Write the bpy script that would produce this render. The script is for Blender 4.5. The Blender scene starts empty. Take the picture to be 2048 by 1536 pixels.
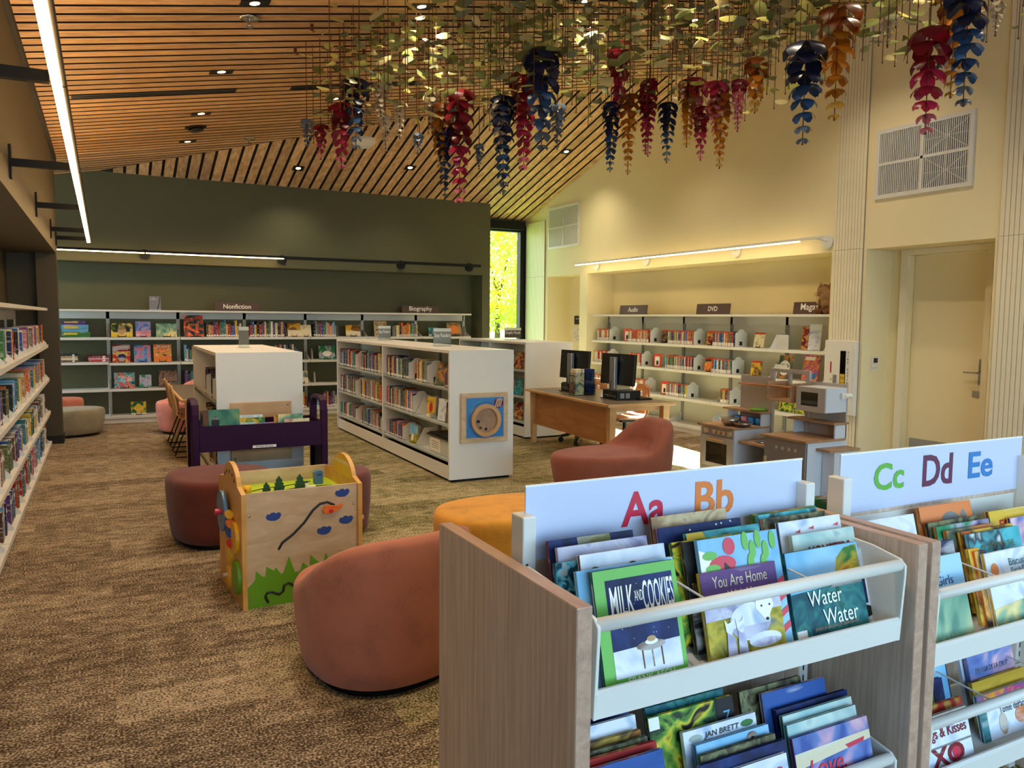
import bpy, math, random
from mathutils import Vector, Matrix, Euler

RND = random.Random(11)
sc = bpy.context.scene
COL = sc.collection
PI = math.pi

# ------------------------------------------------------------------ camera
cam_d = bpy.data.cameras.new("camera")
cam_d.sensor_width = 36.0
cam_d.lens = 1586.3 * 36.0 / 2048.0
cam_d.clip_start = 0.05
cam = bpy.data.objects.new("camera", cam_d)
COL.objects.link(cam)
yaw, pitch, roll = 0.474993, 0.0821124, 0.00878934
fwd = Vector((math.sin(yaw) * math.cos(pitch), math.cos(yaw) * math.cos(pitch), -math.sin(pitch)))
rgt = Vector((math.cos(yaw), -math.sin(yaw), 0))
upv = rgt.cross(fwd)
r2 = rgt * math.cos(roll) + upv * math.sin(roll)
u2 = -rgt * math.sin(roll) + upv * math.cos(roll)
cam.matrix_world = Matrix(((r2.x, u2.x, -fwd.x, 0), (r2.y, u2.y, -fwd.y, 0), (r2.z, u2.z, -fwd.z, 1.55), (0, 0, 0, 1)))
sc.camera = cam

# ------------------------------------------------------------------ world, sun, daylight, exposure
w = bpy.data.worlds.new("sky")
sc.world = w
w.use_nodes = True
nt = w.node_tree
bg = nt.nodes["Background"]
sky = nt.nodes.new("ShaderNodeTexSky")
sky.sky_type = 'NISHITA'
sky.sun_disc = False
sky.sun_elevation = math.radians(28)
sky.sun_rotation = math.radians(5)
nt.links.new(sky.outputs[0], bg.inputs[0])
bg.inputs[1].default_value = 0.45

def light(name, kind, loc, energy, color, target=None, **kw):
    d = bpy.data.lights.new(name, kind)
    d.energy = energy
    d.color = color
    for k, v in kw.items():
        setattr(d, k, v)
    o = bpy.data.objects.new(name, d)
    COL.objects.link(o)
    o.location = loc
    if target is not None:
        o.rotation_euler = Vector(target).to_track_quat('-Z', 'Y').to_euler()
    return o

light("sun", 'SUN', (6.5, 20, 9), 90.0, (1.0, 0.97, 0.92), target=(-0.12, -1, -0.42), angle=0.009)
light("daylight_front_glazing", 'AREA', (3.2, -2.15, 1.6), 125.0, (0.46, 0.68, 1.0), target=(0, 1, 0.02),
      shape='RECTANGLE', size=8.5, size_y=2.6)
light("daylight_nook_window", 'AREA', (-3.0, 11.6, 1.8), 60.0, (0.66, 0.88, 1.0), target=(1, 0.28, 0.05),
      shape='RECTANGLE', size=1.2, size_y=2.2)

sc.view_settings.view_transform = 'Standard'
sc.view_settings.look = 'None'
sc.view_settings.gamma = 1.0
sc.view_settings.use_curve_mapping = False
sc.view_settings.exposure = 0.54
sc.cycles.max_bounces = 8
sc.cycles.diffuse_bounces = 4
sc.cycles.glossy_bounces = 3
sc.cycles.transparent_max_bounces = 12
sc.cycles.sample_clamp_indirect = 6.0
sc.cycles.caustics_reflective = False
sc.cycles.caustics_refractive = False

# ------------------------------------------------------------------ lettering meshes (made first, while the scene is small)
_texts = {}
def _prep_texts(items):
    tmp = []
    for key in items:
        body, bold, shear = key
        cu = bpy.data.curves.new("lettering", 'FONT')
        cu.body = body
        cu.align_x = 'CENTER'
        cu.size = 1.0
        cu.offset = bold
        cu.shear = shear
        cu.resolution_u = 3
        ob = bpy.data.objects.new("lettering", cu)
        COL.objects.link(ob)
        tmp.append((key, ob, cu))
    dg = bpy.context.evaluated_depsgraph_get()
    dg.update()
    for key, ob, cu in tmp:
        me = bpy.data.meshes.new_from_object(ob.evaluated_get(dg))
        xs = [v.co.x for v in me.vertices]
        ys = [v.co.y for v in me.vertices]
        x0, x1, y0, y1 = min(xs), max(xs), min(ys), max(ys)
        co = [((v.co.x - (x0 + x1) / 2) / (x1 - x0), 0.0, (v.co.y - (y0 + y1) / 2) / (y1 - y0)) for v in me.vertices]
        fs = [tuple(p.vertices) for p in me.polygons]
        _texts[key] = (co, fs, (x1 - x0) / (y1 - y0))
        bpy.data.objects.remove(ob)
        bpy.data.curves.remove(cu)
        bpy.data.meshes.remove(me)

# ------------------------------------------------------------------ materials
def lin(c):
    out = []
    for v in c[:3]:
        v = v / 255.0
        out.append(v / 12.92 if v <= 0.04045 else ((v + 0.055) / 1.055) ** 2.4)
    return (out[0], out[1], out[2], 1.0)

M = {}
def new_mat(name):
    m = bpy.data.materials.new(name)
    m.use_nodes = True
    n = m.node_tree
    b = n.nodes["Principled BSDF"]
    M[name] = m
    return m, n, b

def link(n, a, b):
    n.links.new(a, b)

def plain(name, rgb, rough=0.5, metal=0.0, spec=0.5, vary=0.06, scale=6.0, bump=0.0, emit=None, estr=0.0):
    """flat colour with a faint procedural mottling so that it never reads as plastic grey"""
    m, n, b = new_mat(name)
    b.inputs["Roughness"].default_value = rough
    b.inputs["Metallic"].default_value = metal
    b.inputs["Specular IOR Level"].default_value = spec
    tc = n.nodes.new("ShaderNodeTexCoord")
    nz = n.nodes.new("ShaderNodeTexNoise")
    nz.inputs["Scale"].default_value = scale
    nz.inputs["Detail"].default_value = 3
    link(n, tc.outputs["Object"], nz.inputs["Vector"])
    mx = n.nodes.new("ShaderNodeMix")
    mx.data_type = 'RGBA'
    c = lin(rgb)
    mx.inputs["A"].default_value = (c[0] * (1 - vary), c[1] * (1 - vary), c[2] * (1 - vary), 1)
    mx.inputs["B"].default_value = (min(1, c[0] * (1 + vary)), min(1, c[1] * (1 + vary)), min(1, c[2] * (1 + vary)), 1)
    link(n, nz.outputs["Fac"], mx.inputs["Factor"])
    link(n, mx.outputs["Result"], b.inputs["Base Color"])
    if bump:
        bp = n.nodes.new("ShaderNodeBump")
        bp.inputs["Strength"].default_value = bump
        bp.inputs["Distance"].default_value = 0.01
        link(n, nz.outputs["Fac"], bp.inputs["Height"])
        link(n, bp.outputs["Normal"], b.inputs["Normal"])
    if emit:
        b.inputs["Emission Color"].default_value = lin(emit)
        b.inputs["Emission Strength"].default_value = estr
    return m

def wood(name, c1, c2, stretch, scale=9.0, rough=0.5, per_obj=0.25, fine=1.0):
    m, n, b = new_mat(name)
    b.inputs["Roughness"].default_value = rough
    tc = n.nodes.new("ShaderNodeTexCoord")
    oi = n.nodes.new("ShaderNodeObjectInfo")
    mp = n.nodes.new("ShaderNodeMapping")
    mp.inputs["Scale"].default_value = stretch
    ad = n.nodes.new("ShaderNodeVectorMath"); ad.operation = 'ADD'
    ml = n.nodes.new("ShaderNodeVectorMath"); ml.operation = 'SCALE'
    cb = n.nodes.new("ShaderNodeCombineXYZ")
    for i in range(3):
        link(n, oi.outputs["Random"], cb.inputs[i])
    ml.inputs["Scale"].default_value = 37.0
    link(n, cb.outputs[0], ml.inputs[0])
    link(n, tc.outputs["Object"], mp.inputs["Vector"])
    link(n, mp.outputs[0], ad.inputs[0])
    link(n, ml.outputs[0], ad.inputs[1])
    n1 = n.nodes.new("ShaderNodeTexNoise")
    n1.inputs["Scale"].default_value = scale
    n1.inputs["Detail"].default_value = 5
    n1.inputs["Distortion"].default_value = 0.6
    link(n, ad.outputs[0], n1.inputs["Vector"])
    n2 = n.nodes.new("ShaderNodeTexNoise")
    n2.inputs["Scale"].default_value = scale * 5
    n2.inputs["Detail"].default_value = 2
    link(n, ad.outputs[0], n2.inputs["Vector"])
    mm = n.nodes.new("ShaderNodeMath"); mm.operation = 'MULTIPLY_ADD'
    mm.inputs[1].default_value = 0.35 * fine
    link(n, n2.outputs["Fac"], mm.inputs[0])
    link(n, n1.outputs["Fac"], mm.inputs[2])
    rp = n.nodes.new("ShaderNodeValToRGB")
    rp.color_ramp.elements[0].position = 0.42
    rp.color_ramp.elements[0].color = lin(c1)
    rp.color_ramp.elements[1].position = 0.9
    rp.color_ramp.elements[1].color = lin(c2)
    link(n, mm.outputs[0], rp.inputs[0])
    hv = n.nodes.new("ShaderNodeHueSaturation")
    mr = n.nodes.new("ShaderNodeMapRange")
    mr.inputs["To Min"].default_value = 1 - per_obj
    mr.inputs["To Max"].default_value = 1 + per_obj
    link(n, oi.outputs["Random"], mr.inputs["Value"])
    link(n, mr.outputs[0], hv.inputs["Value"])
    link(n, rp.outputs[0], hv.inputs["Color"])
    link(n, hv.outputs[0], b.inputs["Base Color"])
    return m

def art(name, cols, scale=8.0, dist=1.0, rough=0.5):
    """a printed cover: soft patches of the cover's own colours"""
    m, n, b = new_mat(name)
    b.inputs["Specular IOR Level"].default_value = 0.25
    b.inputs["Roughness"].default_value = rough
    tc = n.nodes.new("ShaderNodeTexCoord")
    oi = n.nodes.new("ShaderNodeObjectInfo")
    mp = n.nodes.new("ShaderNodeMapping")
    cb = n.nodes.new("ShaderNodeCombineXYZ")
    ml = n.nodes.new("ShaderNodeMath"); ml.operation = 'MULTIPLY'; ml.inputs[1].default_value = 23.0
    link(n, oi.outputs["Random"], ml.inputs[0])
    for i in range(3):
        link(n, ml.outputs[0], cb.inputs[i])
    link(n, tc.outputs["Object"], mp.inputs["Vector"])
    link(n, cb.outputs[0], mp.inputs["Location"])
    nz = n.nodes.new("ShaderNodeTexNoise")
    nz.inputs["Scale"].default_value = scale
    nz.inputs["Detail"].default_value = 2.5
    nz.inputs["Distortion"].default_value = dist
    link(n, mp.outputs[0], nz.inputs["Vector"])
    rp = n.nodes.new("ShaderNodeValToRGB")
    rp.color_ramp.interpolation = 'LINEAR'
    k = len(cols)
    while len(rp.color_ramp.elements) < k:
        rp.color_ramp.elements.new(0.5)
    for i, c in enumerate(cols):
        rp.color_ramp.elements[i].position = 0.34 + 0.34 * i / max(1, k - 1)
        rp.color_ramp.elements[i].color = lin(c)
    link(n, nz.outputs["Fac"], rp.inputs[0])
    link(n, rp.outputs[0], b.inputs["Base Color"])
    return m

def spine(name, rgb):
    """book cloth with a run of small pale title marks up the spine"""
    m, n, b = new_mat(name)
    b.inputs["Roughness"].default_value = 0.5
    b.inputs["Specular IOR Level"].default_value = 0.25
    tc = n.nodes.new("ShaderNodeTexCoord")
    oi = n.nodes.new("ShaderNodeObjectInfo")
    mp = n.nodes.new("ShaderNodeMapping")
    mp.inputs["Scale"].default_value = (1.2, 0.2, 7.0)
    cb = n.nodes.new("ShaderNodeCombineXYZ")
    ml = n.nodes.new("ShaderNodeMath"); ml.operation = 'MULTIPLY'; ml.inputs[1].default_value = 61.0
    link(n, oi.outputs["Random"], ml.inputs[0])
    for i in range(3):
        link(n, ml.outputs[0], cb.inputs[i])
    link(n, cb.outputs[0], mp.inputs["Location"])
    link(n, tc.outputs["Object"], mp.inputs["Vector"])
    nz = n.nodes.new("ShaderNodeTexNoise")
    nz.inputs["Scale"].default_value = 2.2
    nz.inputs["Detail"].default_value = 4
    link(n, mp.outputs[0], nz.inputs["Vector"])
    rp = n.nodes.new("ShaderNodeValToRGB")
    c = lin(rgb)
    d = tuple(v * 0.6 for v in c[:3]) + (1,)
    e = tuple(min(1, v * 0.5 + 0.38) for v in c[:3]) + (1,)
    for i, (p, col) in enumerate(((0.36, d), (0.44, c), (0.56, c), (0.63, e))):
        if i >= 2:
            rp.color_ramp.elements.new(p)
        rp.color_ramp.elements[i].position = p
        rp.color_ramp.elements[i].color = col
    link(n, nz.outputs["Fac"], rp.inputs[0])
    link(n, rp.outputs[0], b.inputs["Base Color"])
    return m

def fabric(name, rgb, scale=420.0):
    m, n, b = new_mat(name)
    b.inputs["Roughness"].default_value = 0.85
    b.inputs["Sheen Weight"].default_value = 0.15
    tc = n.nodes.new("ShaderNodeTexCoord")
    w1 = n.nodes.new("ShaderNodeTexNoise"); w1.inputs["Scale"].default_value = scale; w1.inputs["Detail"].default_value = 1
    w2 = n.nodes.new("ShaderNodeTexNoise"); w2.inputs["Scale"].default_value = 7; w2.inputs["Detail"].default_value = 3
    link(n, tc.outputs["Object"], w1.inputs["Vector"]); link(n, tc.outputs["Object"], w2.inputs["Vector"])
    ad = n.nodes.new("ShaderNodeMath"); ad.operation = 'ADD'
    link(n, w1.outputs["Fac"], ad.inputs[0]); link(n, w2.outputs["Fac"], ad.inputs[1])
    rp = n.nodes.new("ShaderNodeValToRGB")
    c = lin(rgb)
    rp.color_ramp.elements[0].position = 0.75; rp.color_ramp.elements[0].color = tuple(v * 0.8 for v in c[:3]) + (1,)
    rp.color_ramp.elements[1].position = 1.25; rp.color_ramp.elements[1].color = tuple(min(1, v * 1.2) for v in c[:3]) + (1,)
    link(n, ad.outputs[0], rp.inputs[0]); link(n, rp.outputs[0], b.inputs["Base Color"])
    bp = n.nodes.new("ShaderNodeBump"); bp.inputs["Strength"].default_value = 0.25; bp.inputs["Distance"].default_value = 0.002
    link(n, w1.outputs["Fac"], bp.inputs["Height"]); link(n, bp.outputs["Normal"], b.inputs["Normal"])
    return m

def glass(name, tint=(240, 248, 245), gloss=0.07, rough=0.02):
    m = bpy.data.materials.new(name); m.use_nodes = True; n = m.node_tree
    n.nodes.remove(n.nodes["Principled BSDF"])
    tr = n.nodes.new("ShaderNodeBsdfTransparent"); tr.inputs[0].default_value = lin(tint)
    gl = n.nodes.new("ShaderNodeBsdfGlossy"); gl.inputs["Roughness"].default_value = rough
    mx = n.nodes.new("ShaderNodeMixShader"); mx.inputs[0].default_value = gloss
    link(n, tr.outputs[0], mx.inputs[1]); link(n, gl.outputs[0], mx.inputs[2])
    link(n, mx.outputs[0], n.nodes["Material Output"].inputs[0])
    M[name] = m
    return m

def translucent(name, rgb, t=0.4, rough=0.35):
    m, n, b = new_mat(name)
    b.inputs["Base Color"].default_value = lin(rgb)
    b.inputs["Roughness"].default_value = rough
    oi = n.nodes.new("ShaderNodeObjectInfo")
    hv = n.nodes.new("ShaderNodeHueSaturation"); hv.inputs["Color"].default_value = lin(rgb)
    mr = n.nodes.new("ShaderNodeMapRange"); mr.inputs["To Min"].default_value = 0.7; mr.inputs["To Max"].default_value = 1.3
    link(n, oi.outputs["Random"], mr.inputs["Value"]); link(n, mr.outputs[0], hv.inputs["Value"])
    link(n, hv.outputs[0], b.inputs["Base Color"])
    tl = n.nodes.new("ShaderNodeBsdfTranslucent")
    link(n, hv.outputs[0], tl.inputs[0])
    mx = n.nodes.new("ShaderNodeMixShader"); mx.inputs[0].default_value = t
    link(n, b.outputs[0], mx.inputs[1]); link(n, tl.outputs[0], mx.inputs[2])
    link(n, mx.outputs[0], n.nodes["Material Output"].inputs[0])
    return m

def carpet():
    m, n, b = new_mat("carpet")
    b.inputs["Roughness"].default_value = 0.95
    b.inputs["Specular IOR Level"].default_value = 0.1
    tc = n.nodes.new("ShaderNodeTexCoord")
    P = tc.outputs["Object"]
    br = n.nodes.new("ShaderNodeTexBrick")
    br.inputs["Color1"].default_value = (0.0, 0.0, 0.0, 1); br.inputs["Color2"].default_value = (1, 1, 1, 1)
    br.inputs["Mortar"].default_value = (0.5, 0.5, 0.5, 1); br.inputs["Mortar Size"].default_value = 0.0
    br.inputs["Scale"].default_value = 1.0; br.inputs["Brick Width"].default_value = 0.98; br.inputs["Row Height"].default_value = 0.25
    link(n, P, br.inputs["Vector"])
    def noise(scale, vec=None, detail=3):
        z = n.nodes.new("ShaderNodeTexNoise"); z.inputs["Scale"].default_value = scale; z.inputs["Detail"].default_value = detail
        link(n, vec or P, z.inputs["Vector"]); return z.outputs["Fac"]
    mp = n.nodes.new("ShaderNodeMapping"); mp.inputs["Scale"].default_value = (1.0, 1.8, 1.0); link(n, P, mp.inputs["Vector"])
    streak = noise(9.0, mp.outputs[0], 6)
    tuft = noise(105.0, None, 2)
    big = noise(0.5)
    def ma(op, a, b_, c=None):
        k = n.nodes.new("ShaderNodeMath"); k.operation = op
        for i, v in enumerate((a, b_, c)):
            if v is None: continue
            if isinstance(v, (int, float)): k.inputs[i].default_value = v
            else: link(n, v, k.inputs[i])
        return k.outputs[0]
    val = ma('ADD', ma('MULTIPLY', streak, 0.44), ma('MULTIPLY', tuft, 1.18))
    val = ma('ADD', val, ma('MULTIPLY', br.outputs["Color"], 0.12))
    def ramp(a, bq, cq):
        rp = n.nodes.new("ShaderNodeValToRGB")
        rp.color_ramp.elements[0].position = 0.64; rp.color_ramp.elements[0].color = lin(a)
        rp.color_ramp.elements[1].position = 1.0; rp.color_ramp.elements[1].color = lin(cq)
        e = rp.color_ramp.elements.new(0.85); e.color = lin(bq)
        link(n, val, rp.inputs[0]); return rp.outputs[0]
    brown = ramp((54, 44, 34), (120, 102, 80), (194, 174, 146))
    green = ramp((56, 54, 28), (116, 108, 68), (196, 176, 138))
    sx = n.nodes.new("ShaderNodeSeparateXYZ"); link(n, P, sx.inputs[0])
    xj = ma('ADD', sx.outputs["X"], ma('MULTIPLY', ma('SUBTRACT', br.outputs["Color"], 0.5), 0.7))
    xj = ma('ADD', xj, ma('MULTIPLY', ma('SUBTRACT', streak, 0.5), 0.5))
    f1 = n.nodes.new("ShaderNodeMapRange"); f1.inputs["From Min"].default_value = 0.75; f1.inputs["From Max"].default_value = 1.1
    link(n, xj, f1.inputs["Value"])
    f2 = n.nodes.new("ShaderNodeMapRange"); f2.inputs["From Min"].default_value = 6.0; f2.inputs["From Max"].default_value = 6.2
    f2.inputs["To Min"].default_value = 1; f2.inputs["To Max"].default_value = 0
    link(n, xj, f2.inputs["Value"])
    fac = ma('MULTIPLY', f1.outputs[0], f2.outputs[0])
    mx = n.nodes.new("ShaderNodeMix"); mx.data_type = 'RGBA'
    link(n, fac, mx.inputs["Factor"]); link(n, brown, mx.inputs["A"]); link(n, green, mx.inputs["B"])
    link(n, mx.outputs["Result"], b.inputs["Base Color"])
    bp = n.nodes.new("ShaderNodeBump"); bp.inputs["Strength"].default_value = 0.6; bp.inputs["Distance"].default_value = 0.008
    link(n, tuft, bp.inputs["Height"]); link(n, bp.outputs["Normal"], b.inputs["Normal"])
carpet()

plain("cream_paint", (244, 230, 186), 0.6, vary=0.02, scale=2)
plain("cream_trim", (240, 230, 200), 0.45, vary=0.02, scale=2)
plain("groove", (150, 138, 110), 0.8)
plain("olive_paint", (88, 88, 58), 0.55, vary=0.03, scale=2)
plain("umber_paint", (74, 66, 48), 0.6, vary=0.03, scale=2)
plain("charcoal", (24, 22, 20), 0.7)
plain("black_metal", (11, 10, 10), 0.5, spec=0.3)
plain("black_plastic", (14, 14, 16), 0.35)
plain("white_steel", (226, 224, 216), 0.38, vary=0.02)
plain("white_lam", (232, 228, 218), 0.42, vary=0.02)
plain("grey_steel", (158, 158, 152), 0.4, metal=0.2)
plain("chrome", (200, 198, 194), 0.18, metal=1.0, vary=0.02)
plain("silver", (165, 165, 168), 0.32, metal=0.7)
plain("dark_back", (30, 32, 26), 0.7)
plain("pale_back", (226, 226, 208), 0.6, vary=0.02)
plain("paper", (236, 230, 216), 0.7, vary=0.03, scale=40)
plain("white_print", (246, 244, 236), 0.5, vary=0.01)
plain("black_print", (20, 18, 18), 0.5)
plain("sign_brown", (84, 62, 56), 0.5, vary=0.02)
plain("sign_grey", (150, 136, 126), 0.5, vary=0.02)
plain("sign_slate", (126, 124, 134), 0.45)
plain("sign_blue_white", (206, 214, 240), 0.3, vary=0.02)
plain("letter_red", (206, 32, 66), 0.4)
plain("letter_orange", (232, 126, 48), 0.4)
plain("letter_green", (98, 178, 62), 0.4)
plain("letter_plum", (96, 30, 70), 0.4)
plain("letter_blue", (40, 124, 196), 0.4)
plain("purple_steel", (46, 3, 46), 0.55, spec=0.2)
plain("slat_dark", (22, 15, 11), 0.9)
wood("slat_a", (172, 124, 78), (226, 182, 130), (0.5, 7.0, 7.0), 3.0, 0.55, 0.24)
wood("slat_b", (170, 122, 74), (232, 192, 140), (7.0, 0.5, 7.0), 3.0, 0.55, 0.2)
wood("ash_v", (182, 158, 138), (220, 200, 182), (22.0, 22.0, 0.8), 4.0, 0.45, 0.04)
wood("ash_edge", (166, 132, 110), (196, 162, 138), (9.0, 0.8, 9.0), 4.0, 0.45, 0.04)
wood("maple", (196, 148, 92), (226, 186, 132), (1.0, 1.0, 1.0), 3.0, 0.42, 0.06, 0.4)
wood("birch_ply", (196, 164, 122), (226, 200, 160), (1.5, 1.5, 5.0), 3.0, 0.45, 0.03, 0.5)
wood("ply_edge", (206, 150, 70), (232, 182, 104), (1.0, 1.0, 1.0), 6.0, 0.4, 0.03, 0.4)
wood("chair_ply", (176, 110, 56), (206, 144, 84), (1.0, 1.0, 4.0), 3.0, 0.35, 0.05, 0.4)
wood("counter_wood", (150, 112, 80), (186, 148, 112), (3.0, 1.0, 3.0), 3.0, 0.45, 0.04)
plain("kitchen_white", (208, 214, 224), 0.4, vary=0.02)
plain("kitchen_taupe", (178, 168, 160), 0.5, vary=0.02)
plain("taupe_dark", (134, 126, 122), 0.5)
plain("desk_lam", (108, 96, 78), 0.35, vary=0.03)
fabric("fab_terracotta", (174, 106, 82))
fabric("fab_rust", (138, 72, 50))
fabric("fab_maroon", (96, 38, 28))
fabric("fab_mustard", (200, 138, 34))
fabric("fab_greige", (146, 138, 116))
fabric("fab_pink", (214, 132, 112))
glass("window_glass")
glass("acrylic", (238, 242, 242), 0.04, 0.05)
glass("oven_glass", (60, 58, 56), 0.12)
plain("bin_plastic", (196, 200, 190), 0.3)
plain("grass_ground", (120, 150, 70), 0.9, vary=0.3, scale=3)
plain("bark", (90, 74, 58), 0.9)
plain("led_warm", (255, 240, 210), 0.5, emit=(255, 206, 138), estr=22.0)
plain("led_added_up", (255, 240, 210), 0.5, emit=(255, 208, 142), estr=30.0)
plain("led_bar_right", (255, 240, 210), 0.5, emit=(255, 222, 160), estr=10.0)
plain("led_bar_back", (255, 240, 210), 0.5, emit=(255, 206, 138), estr=12.0)
plain("lamp_lens", (255, 245, 225), 0.5, emit=(255, 216, 160), estr=9.0)
for nm, c, t in (("leaf_sage", (150, 156, 92), .35), ("leaf_olive", (118, 118, 66), .3), ("leaf_lemon", (206, 200, 110), .45), ("leaf_grey", (128, 134, 104), .3),
                 ("leaf_cream", (224, 208, 150), .45), ("leaf_tree", (186, 204, 110), .55), ("leaf_tree2", (164, 184, 124), .5), ("leaf_gold", (226, 200, 60), .5)):
    translucent(nm, c, t)
for nm, c in (("pet_navy", (28, 34, 62)), ("pet_blue", (38, 70, 112)), ("pet_slate", (104, 120, 138)), ("pet_red", (128, 18, 34)), ("pet_rasp", (170, 36, 70)),
              ("pet_pink", (206, 112, 126)), ("pet_brown", (150, 74, 22)), ("pet_amber", (190, 116, 24)), ("pet_gold", (206, 164, 74)), ("pet_clear", (196, 182, 156))):
    translucent(nm, c, .3, 0.3)
plain("stem_bronze", (112, 58, 34), 0.5, metal=0.3)

PAL = {"red": (176, 40, 34), "crimson": (130, 26, 40), "orange": (214, 112, 40), "yellow": (226, 186, 60), "cream": (226, 212, 178), "white": (232, 228, 220),
       "olive": (112, 110, 58), "green": (66, 120, 62), "teal": (48, 120, 124), "sky-blue": (110, 168, 206), "blue": (48, 88, 160), "navy": (34, 44, 84),
       "purple": (98, 64, 122), "pink": (212, 140, 156), "brown": (104, 68, 44), "tan": (190, 154, 108), "grey": (136, 134, 132), "black": (34, 32, 34)}
for k, c in PAL.items():
    spine("sp_" + k, c)
plain("dvd_band", (208, 72, 44), 0.4)
plain("audio_red", (222, 82, 58), 0.4)

# ------------------------------------------------------------------ mesh building
class MB:
    def __init__(s):
        s.v = []; s.f = []; s.m = []
    def add(s, vs, fs, mi=0):
        o = len(s.v); s.v += [tuple(p) for p in vs]
        for f in fs:
            s.f.append(tuple(i + o for i in f)); s.m.append(mi)
        return s
    def box(s, x0, x1, y0, y1, z0, z1, mi=0):
        return s.add([(x0, y0, z0), (x1, y0, z0), (x1, y1, z0), (x0, y1, z0), (x0, y0, z1), (x1, y0, z1), (x1, y1, z1), (x0, y1, z1)],
                     [(0, 3, 2, 1), (4, 5, 6, 7), (0, 1, 5, 4), (1, 2, 6, 5), (2, 3, 7, 6), (3, 0, 4, 7)], mi)
    def prism(s, poly, axis, lo, hi, mi=0, mi_side=None):
        n = len(poly)
        def P(a, b, t):
            return {'y': (a, t, b), 'x': (t, a, b), 'z': (a, b, t)}[axis]
        vs = [P(a, b, lo) for a, b in poly] + [P(a, b, hi) for a, b in poly]
        s.add(vs, [tuple(range(n)), tuple(range(2 * n - 1, n - 1, -1))], mi)
        o = len(s.v) - 2 * n
        for i in range(n):
            j = (i + 1) % n
            s.f.append((o + i, o + n + i, o + n + j, o + j)); s.m.append(mi if mi_side is None else mi_side)
        return s
    def cyl(s, p, q, r, r2=None, n=12, mi=0):
        p = Vector(p); q = Vector(q); r2 = r if r2 is None else r2
        d = (q - p).normalized()
        a = d.orthogonal().normalized(); b = d.cross(a)
        vs = []
        for c, rr in ((p, r), (q, r2)):
            for i in range(n):
                t = 2 * PI * i / n
                vs.append(c + a * (rr * math.cos(t)) + b * (rr * math.sin(t)))
        fs = [(i, (i + 1) % n, n + (i + 1) % n, n + i) for i in range(n)]
        fs += [tuple(range(n - 1, -1, -1)), tuple(range(n, 2 * n))]
        return s.add(vs, fs, mi)
    def tube(s, pts, r, n=8, mi=0):
        pts = [Vector(p) for p in pts]
        vs = []; a = None
        for i, p in enumerate(pts):
            d = ((pts[i + 1] if i + 1 < len(pts) else p) - (pts[i - 1] if i else p)).normalized()
            a = d.orthogonal().normalized() if a is None else (a - d * a.dot(d)).normalized()
            b = d.cross(a)
            for k in range(n):
                t = 2 * PI * k / n
                vs.append(p + a * (r * math.cos(t)) + b * (r * math.sin(t)))
        fs = []
        for i in range(len(pts) - 1):
            for k in range(n):
                fs.append((i * n + k, i * n + (k + 1) % n, (i + 1) * n + (k + 1) % n, (i + 1) * n + k))
        fs += [tuple(range(n - 1, -1, -1)), tuple(range((len(pts) - 1) * n, len(pts) * n))]
        return s.add(vs, fs, mi)
    def lathe(s, prof, c=(0, 0, 0), n=20, mi=0, sx=1, sy=1):
        vs = []
        for r, z in prof:
            for k in range(n):
                t = 2 * PI * k / n
                vs.append((c[0] + r * math.cos(t) * sx, c[1] + r * math.sin(t) * sy, c[2] + z))
        fs = []
        for i in range(len(prof) - 1):
            for k in range(n):
                fs.append((i * n + k, i * n + (k + 1) % n, (i + 1) * n + (k + 1) % n, (i + 1) * n + k))
        fs += [tuple(range(n - 1, -1, -1)), tuple(range((len(prof) - 1) * n, len(prof) * n))]
        return s.add(vs, fs, mi)
    def ball(s, c, r, n=12, mi=0, sc=(1, 1, 1)):
        prof = [(r * math.sin(PI * (i + .02) / (n // 2 + .04)), -r * math.cos(PI * (i + .02) / (n // 2 + .04))) for i in range(n // 2 + 1)]
        o = len(s.v)
        s.lathe(prof, (0, 0, 0), n, mi)
        for i in range(o, len(s.v)):
            v = s.v[i]; s.v[i] = (c[0] + v[0] * sc[0], c[1] + v[1] * sc[1], c[2] + v[2] * sc[2])
        return s
    def mesh(s, name, smooth=False):
        me = bpy.data.meshes.new(name)
        me.from_pydata(s.v, [], s.f)
        me.polygons.foreach_set("material_index", s.m)
        if smooth:
            me.polygons.foreach_set("use_smooth", [True] * len(s.f))
        me.update()
        return me
    def build(s, name, mats, parent=None, smooth=False, bevel=0, loc=None):
        me = s.mesh(name, smooth)
        for m in (mats if isinstance(mats, (list, tuple)) else [mats]):
            me.materials.append(M[m])
        o = bpy.data.objects.new(name, me)
        COL.objects.link(o)
        if parent is not None: o.parent = parent
        if loc is not None: o.location = loc
        if bevel:
            bm = o.modifiers.new("bevel", 'BEVEL'); bm.width = bevel; bm.segments = 2; bm.limit_method = 'ANGLE'
        if smooth == 'auto' or (smooth and bevel):
            pass
        return o

def B(*a, **k):
    return MB().box(*a, **k)

def tag(o, label=None, cat=None, group=None, kind=None):
    if label: o["label"] = label
    if cat: o["category"] = cat
    if group: o["group"] = group
    if kind: o["kind"] = kind
    return o

def thing(name, label, cat, loc=(0, 0, 0), rz=0.0, group=None, rx=0.0):
    o = bpy.data.objects.new(name, None)
    o.empty_display_size = 0.1
    COL.objects.link(o)
    o.location = loc
    o.rotation_euler = (rx, 0, rz)
    return tag(o, label, cat, group)

def struct(o):
    o["kind"] = "structure"
    return o

def inst(name, me, parent=None, loc=(0, 0, 0), rot=(0, 0, 0), scale=(1, 1, 1), mats=None):
    o = bpy.data.objects.new(name, me)
    COL.objects.link(o)
    if parent is not None: o.parent = parent
    o.location = loc; o.rotation_euler = rot; o.scale = scale
    if mats:
        for i, m in enumerate(mats):
            if m:
                o.material_slots[i].link = 'OBJECT'
                o.material_slots[i].material = M[m]
    return o

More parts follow.
